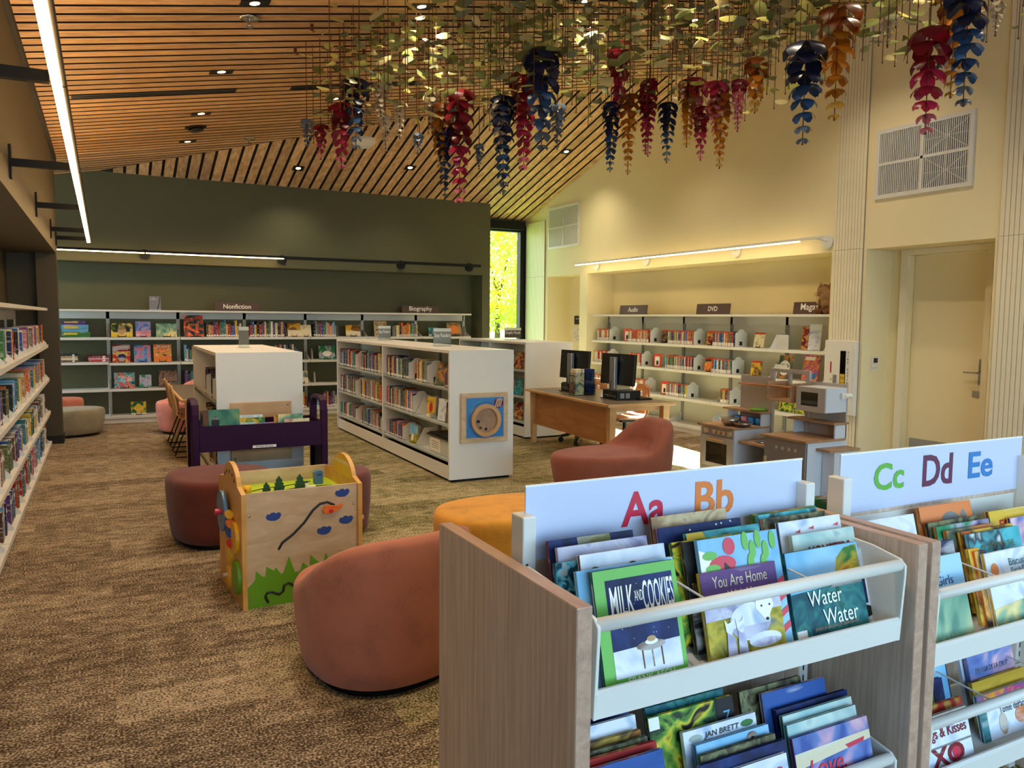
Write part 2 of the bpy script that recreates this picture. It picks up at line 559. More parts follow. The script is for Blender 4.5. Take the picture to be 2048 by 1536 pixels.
def letters(parent, body, cx, cz, w=None, h=None, mat="white_print", y=-0.002, bold=0.0, shear=0.0, name="lettering", loc3=None, rot=None):
    """flat lettering lying in the local XZ plane and facing local -Y"""
    co, fs, asp = _texts[(body, bold, shear)]
    if w is None: w = h * asp
    if h is None: h = w / asp
    mb = MB(); mb.add([(cx + x * w, y, cz + z * h) for x, _, z in co], fs)
    o = mb.build(name, mat, parent)
    return o

class Fr:
    """a local frame standing on the floor: x to the viewer's right, y away from the viewer, z up"""
    def __init__(s, x, y, rz=0.0, z=0.0):
        s.o = Vector((x, y, z)); s.rz = rz
        s.c, s.s = math.cos(rz), math.sin(rz)
    def w(s, x, y, z):
        return (s.o.x + x * s.c - y * s.s, s.o.y + x * s.s + y * s.c, s.o.z + z)

ORD = "zeroth first second third fourth fifth sixth seventh eighth ninth tenth eleventh twelfth thirteenth fourteenth fifteenth sixteenth seventeenth eighteenth nineteenth".split()
TENS = {20: "twent", 30: "thirt", 40: "fort", 50: "fift", 60: "sixt", 70: "sevent", 80: "eight", 90: "ninet"}
def ordn(n):
    if n < 20: return ORD[n]
    t = n // 10 * 10
    if n == t: return TENS[t] + "ieth"
    return TENS[t] + "y-" + ORD[n - t]
def cardinal_pos(i): return ["top", "second", "third", "bottom"][i]

_prep_texts([("Nonfiction", .012, 0), ("Biography", .012, 0), ("Audio", .012, 0), ("DVD", .012, 0), ("Magazines", .012, 0), ("Easy Readers", 0, 0), ("Graphic Novels", 0, 0),
             ("Aa", .022, 0), ("Bb", .022, 0), ("Cc", .022, 0), ("Dd", .022, 0), ("Ee", .022, 0), ("New\nNonfiction", 0, 0), ("BOARD BOOKS", 0, 0), ("RESTROOMS", 0, 0),
             ("MILK", 0.01, 0), ("AND", 0, 0), ("COOKIES", 0.01, 0), ("FRANK ASCH", 0, 0), ("You Are Home", 0, 0), ("With Me", 0, 0), ("Water", 0, 0), ("JESSICA BROMLEY BARTRAM", 0, 0),
             ("STACEY ABRAMS", 0, 0), ("MONSTERS", 0.01, 0), ("MY DAY WITH THE", 0, 0), ("PANYE", 0.01, 0), ("Biscuit's", 0, 0), ("Earth Day", 0, 0), ("Hugs & Kisses", 0.01, 0),
             ("Love,", 0.01, .3), ("Mama", 0.01, .3), ("JAN BRETT", 0.01, .2), ("Lucy", 0, 0), ("MELISSA DE LA CRUZ", 0, 0), ("XO", .03, 0), ("'s", 0, 0), ("Girls", 0, 0), ("Tomie dePaola", 0, 0),
             ("Z", 0, 0), ("an Bean", 0, 0), ("LOVES", .02, 0), ("BANG", .01, 0), ("PLANT", .01, 0), ("CHILDREN'S", 0, 0), ("ILLUSTRATED", 0, 0), ("MAGIC", 0, 0), ("CUBE", 0, 0), ("FOUND", .02, 0),
             ("THE", 0, 0), ("FIRE", .01, 0), ("DELL", .02, 0), ("THR", 0, 0), ("DO\u00d1A ESMERALDA", .01, 0)] + [(ch, .012, 0) for ch in "FIREXTNGUSH"])

# ================================================================== THE SETTING
XL, XR, YB, YW, YN = -0.48, 7.05, 12.6, 13.2, -2.2
def zA(x): return 3.541 + 0.177 * x
def zB(y): return 3.53 + 0.288 * (12.6 - y)
def yF(x): return 12.6 - (0.177 * x + 0.011) / 0.288
def xF(y): return (0.288 * (12.6 - y) - 0.011) / 0.177

struct(B(-3.2, 8.2, YN - .1, YW, -0.1, 0.0).build("floor", "carpet"))

# ceiling: dark deck with every slat hung under it
ceil = MB()
pts = [(-3.2, YN), (XR + .2, YN), (XR + .2, yF(XR + .2)), (-0.062, 12.6), (-3.2, 12.6)]
ceil.add([(x, y, zA(x) + .016) for x, y in pts], [tuple(range(5))])
pts = [(-0.062, 12.6), (XR + .2, yF(XR + .2)), (XR + .2, YW + .2), (-0.062, YW + .2)]
ceil.add([(x, y, zB(y) + .016) for x, y in pts], [tuple(range(4))])
ceiling = struct(ceil.build("ceiling", "slat_dark"))
PITCH = 0.1655
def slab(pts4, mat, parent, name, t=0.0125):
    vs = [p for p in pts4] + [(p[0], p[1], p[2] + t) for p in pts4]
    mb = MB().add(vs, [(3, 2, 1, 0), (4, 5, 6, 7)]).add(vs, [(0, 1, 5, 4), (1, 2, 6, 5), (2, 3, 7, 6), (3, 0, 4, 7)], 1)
    return mb.build(name, [mat, "slat_dark"], parent)       # edges near-black to paint in the shade of the gaps
k = 0
y = 12.56
while y > YN + .2:
    y0, y1 = y - 0.127, y
    xl = XL + .015 if y1 < 11.1 else -3.1
    e0, e1 = min(XR - .005, xF(y0) - .006), min(XR - .005, xF(y1) - .006)
    if e1 > xl + .1:
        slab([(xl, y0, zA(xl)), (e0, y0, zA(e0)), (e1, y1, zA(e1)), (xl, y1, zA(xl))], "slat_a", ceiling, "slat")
    y -= PITCH
x = 0.02
while x < XR - .1:
    x0, x1 = x, min(x + 0.124, XR - .005)
    yb = 12.585 if x1 < 6.03 else YW - .02
    a0, a1 = yF(x0) + .006, yF(x1) + .006
    if a0 < yb - .03:
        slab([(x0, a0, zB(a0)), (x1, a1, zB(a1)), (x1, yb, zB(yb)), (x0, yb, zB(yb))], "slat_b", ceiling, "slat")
    x += 0.161

# left wall: soffit over a shelving alcove, end column, nook beyond
wl = MB()
wl.prism([(-1.25, 2.28), (XL, 2.28), (XL, zA(XL) + .03), (-1.25, zA(-1.25) + .03)], 'y', YN, 11.2)
wl.box(-1.25, -1.0, YN, 11.2, 0, 2.28)
wl.box(-1.25, -0.69, 11.1, 11.2, 0, 2.28)
wl.box(-0.69, XL, 10.93, 11.2, 0, 2.28)
struct(wl.build("wall_left", "umber_paint"))
struct(B(-0.70, XL + .012, 10.918, 11.21, 0, .1).build("baseboard_left", "charcoal"))
struct(MB().prism([(YN, zA(XL) - .06), (11.2, zA(XL) - .06), (11.2, zA(XL) - .005), (YN, zA(XL) - .005)], 'x', XL, XL + .03).build("trim_1", "charcoal"))
nk = MB()
nk.box(-3.3, -3.15, 10.6, 11.1, 0, 3.2).box(-3.3, -3.15, 12.4, 12.7, 0, 3.2).box(-3.3, -3.15, 11.1, 12.4, 2.8, 3.2).box(-3.3, -3.15, 11.1, 12.4, 0, .5)
nk.box(-3.3, -1.25, 11.1, 11.2, 0, 3.4)
struct(nk.build("wall_nook", "olive_paint"))
w3 = struct(MB().box(-3.26, -3.2, 11.1, 11.15, .5, 2.8).box(-3.26, -3.2, 12.35, 12.4, .5, 2.8).box(-3.26, -3.2, 11.15, 12.35, .5, .55).box(-3.26, -3.2, 11.15, 12.35, 2.75, 2.8).build("window_3", "black_metal"))
B(-3.235, -3.225, 11.15, 12.35, .55, 2.75).build("pane", "window_glass", w3)

# olive back wall with the shelving niche
wb = MB()
wb.prism([(-3.2, 2.30), (6.03, 2.30), (6.03, 3.56), (-.06, 3.56), (-3.2, zA(-3.2) + .03)], 'y', YB, YW)
wb.box(5.88, 6.03, YB, YW, 0, 2.30)
wb.box(-3.2, 5.88, 13.06, YW, 0, 2.30)
struct(wb.build("wall_back", "olive_paint"))

# window wall
ww = MB()
ww.box(6.03, XR + .6, YW, YW + .2, 3.27, 4.0)
ww.box(5.6, 6.1, YW, YW + .2, 0, 3.4)
struct(ww.build("wall_window", "olive_paint"))
w1 = struct(MB().box(6.93, XR, YW - .02, YW + .12, 0, 3.27).box(6.05, 6.12, YW + .02, YW + .12, 0, 3.27).box(6.12, 6.93, YW + .02, YW + .12, 0, .06)
            .box(6.12, 6.93, YW + .0, YW + .12, 3.15, 3.27).build("window_1", "black_metal"))
B(6.12, 6.93, YW + .06, YW + .07, .06, 3.15).build("pane", "window_glass", w1)
MB().box(6.04, 6.98, YW - .1, YW - .02, 3.18, 3.33).build("roller_blind_box", "black_metal", w1)

# cream right wall with its recesses
wr = MB()
wr.prism([(YN, 2.30), (YW, 2.30), (YW, 3.39), (yF(XR), zA(XR) + .03), (YN, zA(XR) + .03)], 'x', XR, 7.8)
wr.box(XR, 7.8, 11.05, 11.28, 0, 2.3)
wr.box(XR, 7.8, 5.71, 6.15, 0, 2.3)
wr.box(XR, 7.8, YN, 4.37, 0, 2.3)
wr.box(XR, 7.8, 12.36, YW + .2, 0, 2.3)
wr.box(7.56, 7.8, 6.15, 11.05, 0, 2.3)
wr.box(7.45, 7.8, 4.37, 4.66, 0, 2.3).box(7.45, 7.8, 5.49, 5.71, 0, 2.3).box(7.45, 7.8, 4.66, 5.49, 2.24, 2.3)
wr.box(7.52, 7.8, 11.72, 12.36, 0, 2.3).box(7.52, 7.8, 11.28, 11.72, 2.15, 2.3)
struct(wr.build("wall_right", "cream_paint"))
struct(MB().box(7.41, 7.449, 5.49, 5.57, 0, 2.24).box(7.41, 7.449, 4.60, 4.66, 0, 2.24).box(7.41, 7.449, 4.60, 5.57, 2.2401, 2.298).build("trim_2", "cream_trim"))
struct(MB().box(7.46, 7.52, 11.72, 11.80, 0, 2.2).box(7.46, 7.519, 11.285, 11.32, 0, 2.2).box(7.46, 7.519, 11.3201, 11.7199, 2.12, 2.2).build("trim_3", "cream_trim"))
d1 = struct(B(7.52, 7.565, 4.665, 5.485, .01, 2.235).build("door_1", "cream_paint"))
MB().box(7.5, 7.52, 4.70, 4.74, .95, 1.2).cyl((7.5, 4.72, 1.07), (7.45, 4.72, 1.07), .011).cyl((7.455, 4.72, 1.07), (7.455, 4.86, 1.07), .010).build("door_handle", "chrome", d1)
B(7.512, 7.52, 4.70, 5.45, .06, .34).build("kick_plate", "grey_steel", d1)
B(7.513, 7.52, 4.69, 4.80, .83, .89).build("door_plate", "grey_steel", d1)
d2 = struct(MB().box(7.6, 7.65, 11.5, 11.72, 0, 2.14).build("door_2", "olive_paint"))
B(7.66, 7.8, 11.28, 11.72, 0, 2.15).build("doorway_dark", "black_plastic", d2)  # black block stands in for the shade inside the open doorway

def beadboard(name, y0, y1, z0, z1, n, x=XR - .02, joints=()):
    base = struct(B(x + .006, XR, y0, y1, z0, z1).build(name, "groove"))
    wd = (y1 - y0) / n
    cuts = [z0] + list(joints) + [z1]
    for i in range(n):
        for a, b in zip(cuts, cuts[1:]):
            B(x, x + .006, y0 + i * wd + .003, y0 + (i + 1) * wd - .003, a + .002, b - .002).build("plank", "cream_trim", base)
    return base
beadboard("trim_4", 5.74, 6.12, 0, 4.6, 10, joints=(2.31,))
beadboard("trim_5", 3.55, 4.33, 0, 4.6, 18, joints=(2.31,))
beadboard("trim_6", 12.45, 13.15, 0, 3.3, 16, joints=(2.31,))

# glazed wall behind the camera
wn = MB()
wn.box(-1.3, 8, YN - .2, YN, 2.95, 5.0).box(-1.3, 8, YN - .2, YN, 0, .35).box(-1.3, -1.0, YN - .2, YN, .35, 2.95).box(7.5, 8, YN - .2, YN, .35, 2.95)
struct(wn.build("wall_front", "cream_paint"))
w2 = MB()
for i in range(6):
    xx = -1.0 + i * 1.7
    w2.box(xx - .03, xx + .03, YN - .14, YN - .06, .35, 2.95)
w2 = struct(w2.build("window_2", "black_metal"))
for i in range(5):
    B(-.97 + i * 1.7, .67 + i * 1.7, YN - .11, YN - .10, .35, 2.95).build("pane", "window_glass", w2)

# outside the tall window
struct(B(-25, 40, YW + .25, 60, -.35, -.12).build("ground", "grass_ground"))
def leaf_mesh(nm, L=1.0, W=0.5):
    mb = MB()
    rows = [(0, .04), (.25, .42), (.55, .5), (.8, .34), (1, .02)]
    for i, (t, wd) in enumerate(rows):
        z = -.28 * t * t
        mb.v += [(t * L, -wd * W, z - .08 * wd), (t * L, 0, z + .06), (t * L, wd * W, z - .08 * wd)]
    for i in range(4):
        a = i * 3
        mb.f += [(a, a + 3, a + 4, a + 1), (a + 1, a + 4, a + 5, a + 2)]; mb.m += [0, 0]
    return mb
def tree(name, label, x, y, h, r, n, mats, group=None, z0=-.12):
    t = thing(name, label, "tree", (x, y, z0), 0, group)
    MB().cyl((0, 0, 0), (.05, 0, h * .55), .10, .05, 8).cyl((.03, 0, h * .4), (.5, .1, h * .75), .05, .02, 6).cyl((.03, 0, h * .45), (-.45, -.1, h * .8), .05, .02, 6).build("trunk", "bark", t)
    rr = random.Random(int(x * 100) + n)
    mb = MB()
    for i in range(n):
        a = rr.uniform(0, 2 * PI); b = rr.uniform(-1, 1); q = rr.uniform(.35, 1) ** .5
        px = r * q * math.cos(a) * math.sqrt(1 - b * b); py = r * q * math.sin(a) * math.sqrt(1 - b * b); pz = h * .62 + b * q * h * .38
        s = rr.uniform(.07, .15)
        e = Euler((rr.uniform(-1, 1), rr.uniform(-1, 1), rr.uniform(0, 6.3))).to_matrix()
        c = Vector((px, py, pz))
        mb.add([c + e @ Vector(v) for v in ((-s, 0, 0), (0, -s * .5, .02), (s, 0, 0), (0, s * .5, .02))], [(0, 1, 2, 3)], rr.choice((0, 0, 1)))
    o = mb.build("crown", mats, t); o["kind"] = "stuff"
    return t
tree("garden_tree", "bright yellow-green leafy tree seen high in the tall window", 11.0, 22.5, 5.2, 2.3, 6500, ["leaf_tree", "leaf_gold"])
tree("garden_tree", "darker green tree standing behind the yellow-green one outside", 14.0, 28.5, 5.8, 3.2, 7000, ["leaf_tree2", "leaf_tree"])
tree("garden_tree", "grey-green tree low in the middle of the tall window view", 14.6, 21.5, 3.4, 1.5, 4000, ["leaf_tree2", "leaf_sage"])
yb = thing("garden_shrub", "yellow autumn shrub with arching fronds just outside the window", "shrub", (8.15, 14.9, -.12))
mb = MB(); mb2 = MB(); rr = random.Random(5)
for i in range(11):
    a = rr.uniform(-2.6, -.5) if i % 2 else rr.uniform(2.2, 4.0)
    L = rr.uniform(.5, .9); zz = rr.uniform(.5, 1.3)
    pts = [(math.cos(a) * L * t, math.sin(a) * L * t * .7, zz * (1.6 * t - .62 * t * t)) for t in (0, .25, .5, .75, 1)]
    mb.tube(pts, .008, 4)
    for j in range(26):
        t = .3 + .7 * j / 26
        c = Vector((math.cos(a) * L * t, math.sin(a) * L * t * .7, zz * (1.6 * t - .62 * t * t)))
        e = Euler((rr.uniform(-.6, .6), rr.uniform(-.6, .6), rr.uniform(0, 6.3))).to_matrix()
        mb2.add([c + e @ Vector(v) for v in ((0, 0, 0), (.05, -.018, 0), (.1, 0, -.02), (.05, .018, 0))], [(0, 1, 2, 3)])
mb.build("stems", "bark", yb)
o = mb2.build("foliage", "leaf_gold", yb); o["kind"] = "stuff"

# ================================================================== CEILING AND WALL FITTINGS
# left linear lamp on five arms
lamp = thing("linear_wall_lamp", "long glowing linear lamp on black arms along the brown left soffit", "lamp", (-0.13, 0, 2.43))
segs = [1.5, 3.64, 5.74, 7.84, 9.94, 11.1]
for a, b in zip(segs, segs[1:]):
    h = MB().box(-.018, .026, a + .01, b - .01, .008, .06).build("housing", "black_metal", lamp)
    MB().box(-.020, .014, a + .012, b - .012, 0, .008).build("diffuser", "led_warm", h)
    MB().box(-.014, .022, a + .03, b - .03, .0602, .064).build("added_uplight", "led_added_up", h)  # added upward glow to brighten the ceiling slats
for yy in (3.64, 5.74, 7.84, 9.94, 11.0):
    a = B(XL + .145, -.03, yy - .02, yy + .02, .015, .06).build("arm", "black_metal", lamp)
    B(XL + .13, XL + .145, yy - .035, yy + .035, -.06, .14).build("wall_plate", "black_metal", a)
# back wall lamp
lamp = thing("linear_wall_lamp", "thin black linear lamp running across the olive back wall", "lamp", (0, 12.4, 2.42))
for a, b in ((-1.4, .55), (.55, 2.47), (2.47, 4.39), (4.39, 5.76)):
    h = MB().box(a + .005, b - .005, -.02, .02, .012, .045).build("housing", "black_metal", lamp)
    MB().box(a + .01, b - .01, -.019, .019, 0, .012).build("diffuser", "led_bar_back" if a < 1 else "black_metal", h)
for xx in (.55, 2.47, 4.39, 5.62):
    a = MB().cyl((xx, .02, .02), (xx, .19, .02), .016).build("arm", "black_metal", lamp)
    MB().cyl((xx, .16, .0), (xx, .198, .0), .07, n=20).build("wall_plate", "black_metal", a)
# right wall lamp
lamp = thing("linear_wall_lamp", "slim white linear lamp glowing over the shelving niche in the cream wall", "lamp", (6.85, 0, 2.42))
for a, b in ((6.42, 7.7), (7.7, 9.4), (9.4, 11.1)):
    h = MB().box(-.018, .018, a + .005, b - .005, .010, .036).build("housing", "white_steel", lamp)
    MB().box(-.017, .017, a + .01, b - .01, 0, .010).build("diffuser", "led_bar_right", h)
B(-.015, .015, 6.1, 6.42, .014, .04).build("end_rail", "white_steel", lamp)
for yy in (6.2, 7.6, 9.45, 10.75):
    a = MB().cyl((.0, yy, .03), (.19, yy, .0), .014).build("arm", "white_steel", lamp)
    MB().cyl((.17, yy, -.01), (.198, yy, -.01), .075, n=24).build("wall_plate", "white_steel", a)

# square recessed downlights, each a lamp of its own
spots = [(1.0, 7.65), (1.0, 9.3), (1.0, 10.85), (1.0, 5.9), (1.0, 4.2), (2.25, 5.95), (2.35, 8.9), (3.6, 4.2), (3.64, 5.8), (2.3, 2.6), (5.2, 6.3), (5.2, 3.8), (1.0, 1.6), (4.3, 8.0), (5.6, 8.1), (6.0, 5.4), (5.5, 2.6)]  # last two added as wall-wash to brighten the cream wall
names = ["near the black ceiling speaker", "second toward the back wall", "beside the ceiling fold at the back", "above the activity cube", "above the aisle near the camera",
         "among the leaf strands over the book cart", "over the easy reader case", "over the mustard stool", "in the middle of the leaf strands", "over the picture book bins",
         "over the computer desk", "over the play kitchen", "behind the photographer in the aisle", "over the graphic novel case", "over the desk chairs", "added beside the ribbed panel to brighten the cream wall", "added before the large air grille to brighten the cream wall"]
for (x, y), nm in zip(spots, names):
    if y > yF(x) - .2: continue
    z = zA(x); an = -math.atan(.177)
    t = thing("downlight", "square recessed ceiling downlight " + nm, "downlight", (x, y, z - .004), 0, "recessed ceiling downlights")
    t.rotation_euler = (0, an, 0)
    MB().box(-.10, -.075, -.065, .065, -.002, .05).box(.075, .10, -.065, .065, -.002, .05).box(-.075, .075, -.065, -.05, -.002, .05).box(-.075, .075, .05, .065, -.002, .05).build("trim_ring", "black_metal", t)
    MB().box(-.075, .075, -.05, .05, .001, .05).build("housing", "black_metal", t)
    MB().cyl((0, 0, -.0005), (0, 0, .028), .035, n=16).build("lens", "lamp_lens", t)
    light("downlight_bulb", 'SPOT', (x, y, z - .03), 64.0, (1.0, 0.85, 0.63), target=(0, 0, -1), spot_size=math.radians(118), spot_blend=0.9, shadow_soft_size=.05)
# three lamps in the rear fold
for (x, y), nm in zip([(6.36, 10.62), (4.2, 11.6), (2.6, 11.95)], ["in the rear fold by the cream wall", "in the rear fold over the biography sign", "in the rear fold over the nonfiction sign"]):
    z = zB(y)
    t = thing("downlight", "square recessed ceiling downlight " + nm, "downlight", (x, y, z - .004), 0, "recessed ceiling downlights")
    t.rotation_euler = (-math.atan(.288), 0, 0)
    MB().box(-.08, -.055, -.075, .075, -.002, .05).box(.055, .08, -.075, .075, -.002, .05).box(-.055, .055, -.075, -.055, -.002, .05).box(-.055, .055, .055, .075, -.002, .05).build("trim_ring", "black_metal", t)
    MB().box(-.055, .055, -.055, .055, .001, .05).build("housing", "black_metal", t)
    MB().cyl((0, 0, -.0005), (0, 0, .028), .035, n=16).build("lens", "lamp_lens", t)
    light("downlight_bulb", 'SPOT', (x, y, z - .03), 46.0, (1.0, 0.85, 0.63), target=(0, 0, -1), spot_size=math.radians(118), spot_blend=0.9, shadow_soft_size=.05)

for (xa, xb), nm in zip(((-.2, 1.22), (1.75, 3.1)), ("beside the glowing left lamp", "behind the leaf strands")):
    t = thing("air_slot", "long black linear air slot in the slatted ceiling " + nm, "air slot", (xa, 8.33, zA(xa)))
    L = (xb - xa) / math.cos(math.atan(.177)); t.rotation_euler = (0, -math.atan(.177), 0)
    MB().box(0, L, -.075, -.055, -.008, .04).box(0, L, .055, .075, -.008, .04).box(0, .02, -.055, .055, -.008, .04).box(L - .02, L, -.055, .055, -.008, .04).build("frame", "black_metal", t)
    B(.02, L - .02, -.055, .055, -.004, .04).build("slot", "black_plastic", t)
    B(.02, L - .02, -.006, .006, -.007, .02).build("divider", "black_metal", t)
t = thing("ceiling_speaker", "round black speaker dome under the slatted ceiling", "speaker", (1.01, 9.99, zA(1.01)))
t.rotation_euler = (0, -math.atan(.177), 0)
MB().lathe([(.12, 0), (.12, -.012), (.085, -.02)], n=24).build("flange", "black_metal", t, True)
MB().lathe([(.085, -.018), (.08, -.05), (.05, -.06), (.0, -.062)], n=24).build("dome", "black_plastic", t, True)
for x, y, nm in ((1.01, 6.2, "near the long glowing lamp"), (1.75, 10.9, "at the ceiling fold"), (3.3, 5.6, "among the leaf strands")):
    t = thing("sprinkler_head", "small chrome sprinkler head " + nm, "sprinkler", (x, y, zA(x)))
    MB().lathe([(.075, .0), (.07, -.012), (.03, -.016)], n=20).build("escutcheon", "chrome", t, True)
    MB().cyl((0, 0, -.01), (0, 0, -.05), .012).build("body", "chrome", t)
    MB().cyl((0, 0, -.065), (0, 0, -.07), .03, n=14).cyl((.011, 0, -.045), (.011, 0, -.066), .004, n=6).cyl((-.011, 0, -.045), (-.011, 0, -.066), .004, n=6).build("deflector", "chrome", t)
t = thing("smoke_detector", "white round smoke detector on the rear ceiling slats", "detector", (3.31, 11.0, zB(11.0)))
t.rotation_euler = (-math.atan(.288), 0, 0)
MB().lathe([(.15, 0), (.15, -.02), (.12, -.045), (.0, -.05)], n=28).build("cover", "white_lam", t, True)
MB().lathe([(.165, .004), (.165, -.006), (.15, -.008)], n=28).build("base", "white_lam", t, True)
for i in range(9):
    x = 1.5 + .62 * (i % 5); y = (6.35, 7.05)[i // 5] - .1 * (i % 2)
    t = thing("slat_hook", "small bronze wire hook under a ceiling slat", "hook", (x, y, zA(x)), 0, "wire hooks under the slats")
    MB().box(-.012, .012, -.006, .006, -.05, 0).build("stem", "stem_bronze", t)
    MB().tube([(0, 0, -.05), (.012, 0, -.062), (.024, 0, -.05)], .004, 5).build("curl", "stem_bronze", t)

# vents, thermostat, extinguisher cabinet and restroom signs on the cream wall
def vent(label, y0, y1, z0, z1, dark):
    t = thing("return_vent", label, "vent", (XR, y1, z0), -PI / 2)
    W, H = y1 - y0, z1 - z0
    MB().box(0, W, -.02, 0, 0, .04).box(0, W, -.02, 0, H - .04, H).box(0, .04, -.02, 0, .04, H - .04).box(W - .04, W, -.02, 0, .04, H - .04) \
        .box(W / 2 - .014, W / 2 + .014, -.02, 0, .04, H - .04).box(.04, W - .04, -.02, 0, H / 2 - .014, H / 2 + .014).build("frame", "white_steel", t)
    for i in range(2):
        for j in range(2):
            xa, xb = (.04, W / 2 - .014) if i == 0 else (W / 2 + .014, W - .04)
            za, zb = (.04, H / 2 - .014) if j == 0 else (H / 2 + .014, H - .04)
            bk = B(xa, xb, -.002, 0, za, zb).build("filter" if not (dark and i) else "open_filter", "charcoal" if dark and i else "grey_steel", t)
            lv = MB(); n = 22
            for q in range(n):
                cx = xa + (q + .5) * (xb - xa) / n
                lv.box(cx - .0045, cx + .0045, -.016, -.008, za, zb)
            lv.build("louvres", "white_steel", t)
            if dark and i:
                MB().tube([(xa, -.005, za), (xb, -.005, zb)], .005, 4).tube([(xa, -.005, zb), (xb, -.005, za)], .005, 4) \
                    .tube([(xa, -.005, (za + zb) / 2), (xb, -.005, (za + zb) / 2)], .004, 4).tube([((xa + xb) / 2, -.005, za), ((xa + xb) / 2, -.005, zb)], .004, 4).build("lattice", "white_lam", t)
vent("large white return-air grille above the cream door", 4.61, 5.63, 2.79, 3.475, True)
vent("smaller white air grille high beside the tall window", 11.3, 12.33, 2.77, 3.485, False)

t = thing("thermostat", "small white thermostat with dark screen beside the cream door", "thermostat", (7.235, 5.709, 1.07), 0)
MB().box(-.045, .045, -.025, 0, 0, .12).build("case", "white_lam", t, bevel=.006)
MB().box(-.032, .03, -.027, -.0245, .05, .1).build("screen", "black_plastic", t)
MB().box(-.05, .05, -.012, 0, -.035, -.005).build("bracket", "white_lam", t)

t = thing("extinguisher_cabinet", "white fire extinguisher cabinet with narrow dark window on the ribbed panel", "cabinet", (XR - .02, 6.13, .56), -PI / 2)
MB().box(0, .40, -.05, 0, 0, .79).build("box", "white_lam", t, bevel=.008)
dr = MB().box(.04, .36, -.056, -.05, .05, .74).build("door", "white_lam", t)
B(.215, .285, -.0585, -.0555, .09, .68).build("window", "oven_glass", dr)
B(.216, .284, -.0558, -.0552, .09, .68).build("recess", "black_plastic", t)
MB().box(.135, .175, -.066, -.056, .33, .42).build("pull", "silver", dr)
MB().cyl((.10, -.062, .37), (.10, -.056, .37), .008).build("lock", "silver", dr)
B(.085, .105, -.0575, -.0562, .44, .56).build("red_notice", "letter_red", dr)
for i, ch in enumerate("FIRE EXTINGUISHER"):
    if ch != " ":
        letters(dr, ch, .315, .665 - i * .036, h=.024, mat="black_print", y=-.0575, bold=.012)
ex = thing("fire_extinguisher", "red extinguisher with yellow tag behind the cabinet's narrow window", "extinguisher", (XR - .062, 5.88, .655), -PI / 2)
MB().box(-.03, .03, -.0165, -.0145, .02, .2).build("cylinder", "letter_red", ex)
MB().box(-.03, .028, -.0172, -.0152, .2, .34).build("tag", "sp_yellow", ex)

t = thing("restroom_sign", "black restrooms sign on the cream recess wall", "sign", (7.52, 12.18, 1.46), -PI / 2)
B(0, .34, -.012, 0, 0, .15).build("plate", "black_print", t)
letters(t, "RESTROOMS", .17, .10, w=.24, mat="white_print", y=-.0125)
t = thing("evacuation_map", "pale line map posted under the black restrooms sign", "notice", (7.52, 12.24, 1.12), -PI / 2)
B(0, .42, -.006, 0, 0, .3).build("sheet", "paper", t)
m_ = MB()
for q in ((.05, .09, .1, .2), (.12, .2, .06, .12), (.15, .26, .14, .25), (.28, .38, .08, .2)):
    m_.box(q[0], q[1], -.0066, -.006, q[2], q[2] + .006).box(q[0], q[1], -.0066, -.006, q[3], q[3] + .006).box(q[0], q[0] + .006, -.0066, -.006, q[2], q[3]).box(q[1], q[1] + .006, -.0066, -.006, q[2], q[3])
m_.build("plan_lines", "sign_slate", t)
t = thing("wall_switch", "pale switch plate under the posted map", "switch", (7.52, 12.1, .98), -PI / 2)
B(0, .14, -.008, 0, 0, .09).build("plate", "white_lam", t); B(.05, .09, -.012, -.008, .02, .07).build("rocker", "white_steel", t)

# ================================================================== BOOKS AND SHELVING
def book_mesh():
    mb = MB()
    mb.box(0, 1, 0, .05, 0, 1, 0)          # spine
    mb.box(0, .09, .05, 1, 0, 1, 0)        # boards
    mb.box(.91, 1, .05, 1, 0, 1, 0)
    mb.box(.09, .91, .05, .975, .012, .972, 1)   # pages
    mb.box(.12, .88, -.006, 0, .05, .17, 2)      # spine label
    me = mb.mesh("book")
    for m in ("sp_red", "paper", "white_print"): me.materials.append(M[m])
    return me
def paperback_mesh():
    mb = MB()
    mb.box(0, 1, 0, .03, 0, 1, 0); mb.box(0, .06, .03, 1, 0, 1, 0); mb.box(.94, 1, .03, 1, 0, 1, 0)
    mb.box(.06, .94, .03, 1, 0, .998, 1)
    mb.box(.15, .85, -.006, 0, .70, .84, 2)
    me = mb.mesh("book")
    for m in ("sp_red", "paper", "white_print"): me.materials.append(M[m])
    return me
def case_mesh():
    mb = MB()
    mb.box(0, 1, 0, 1, 0, 1, 0)
    mb.box(.03, .97, -.008, 0, .90, 1, 1)
    mb.box(.06, .94, -.008, 0, .02, .26, 2)
    me = mb.mesh("disc_case")
    for m in ("sp_red", "dvd_band", "white_print"): me.materials.append(M[m])
    return me
BOOK_ME, PB_ME, CASE_ME = book_mesh(), paperback_mesh(), case_mesh()
PNAMES = list(PAL)

def row(fr, x0, x1, y, z, hmin, hmax, tmin, tmax, depth, where, kind="book", me=None, names=PNAMES, cat="book", group=None, start=0, lean=True, rnd=RND, side="left", band=None):
    """a run of books standing on a shelf, spines out; returns how many"""
    x = x0; n = start
    me = me or BOOK_ME
    while True:
        t = rnd.uniform(tmin, tmax)
        if x + t > x1: break
        h = rnd.uniform(hmin, hmax); d = depth * rnd.uniform(.86, 1.0)
        col = rnd.choice(names)
        n += 1
        o = inst("disc_case" if cat == "disc case" else kind.replace(" ", "_"), me, None, fr.w(x, y + rnd.uniform(0, .012), z + .0012), (0, 0, fr.rz), (t - .0015, d, h),
                 ("sp_" + col, band if band else None))
        tag(o, "%s %s, %s from %s, %s" % (col, kind, ordn(n), side, where), cat if cat != "book" else kind, group)
        x += t
    return n

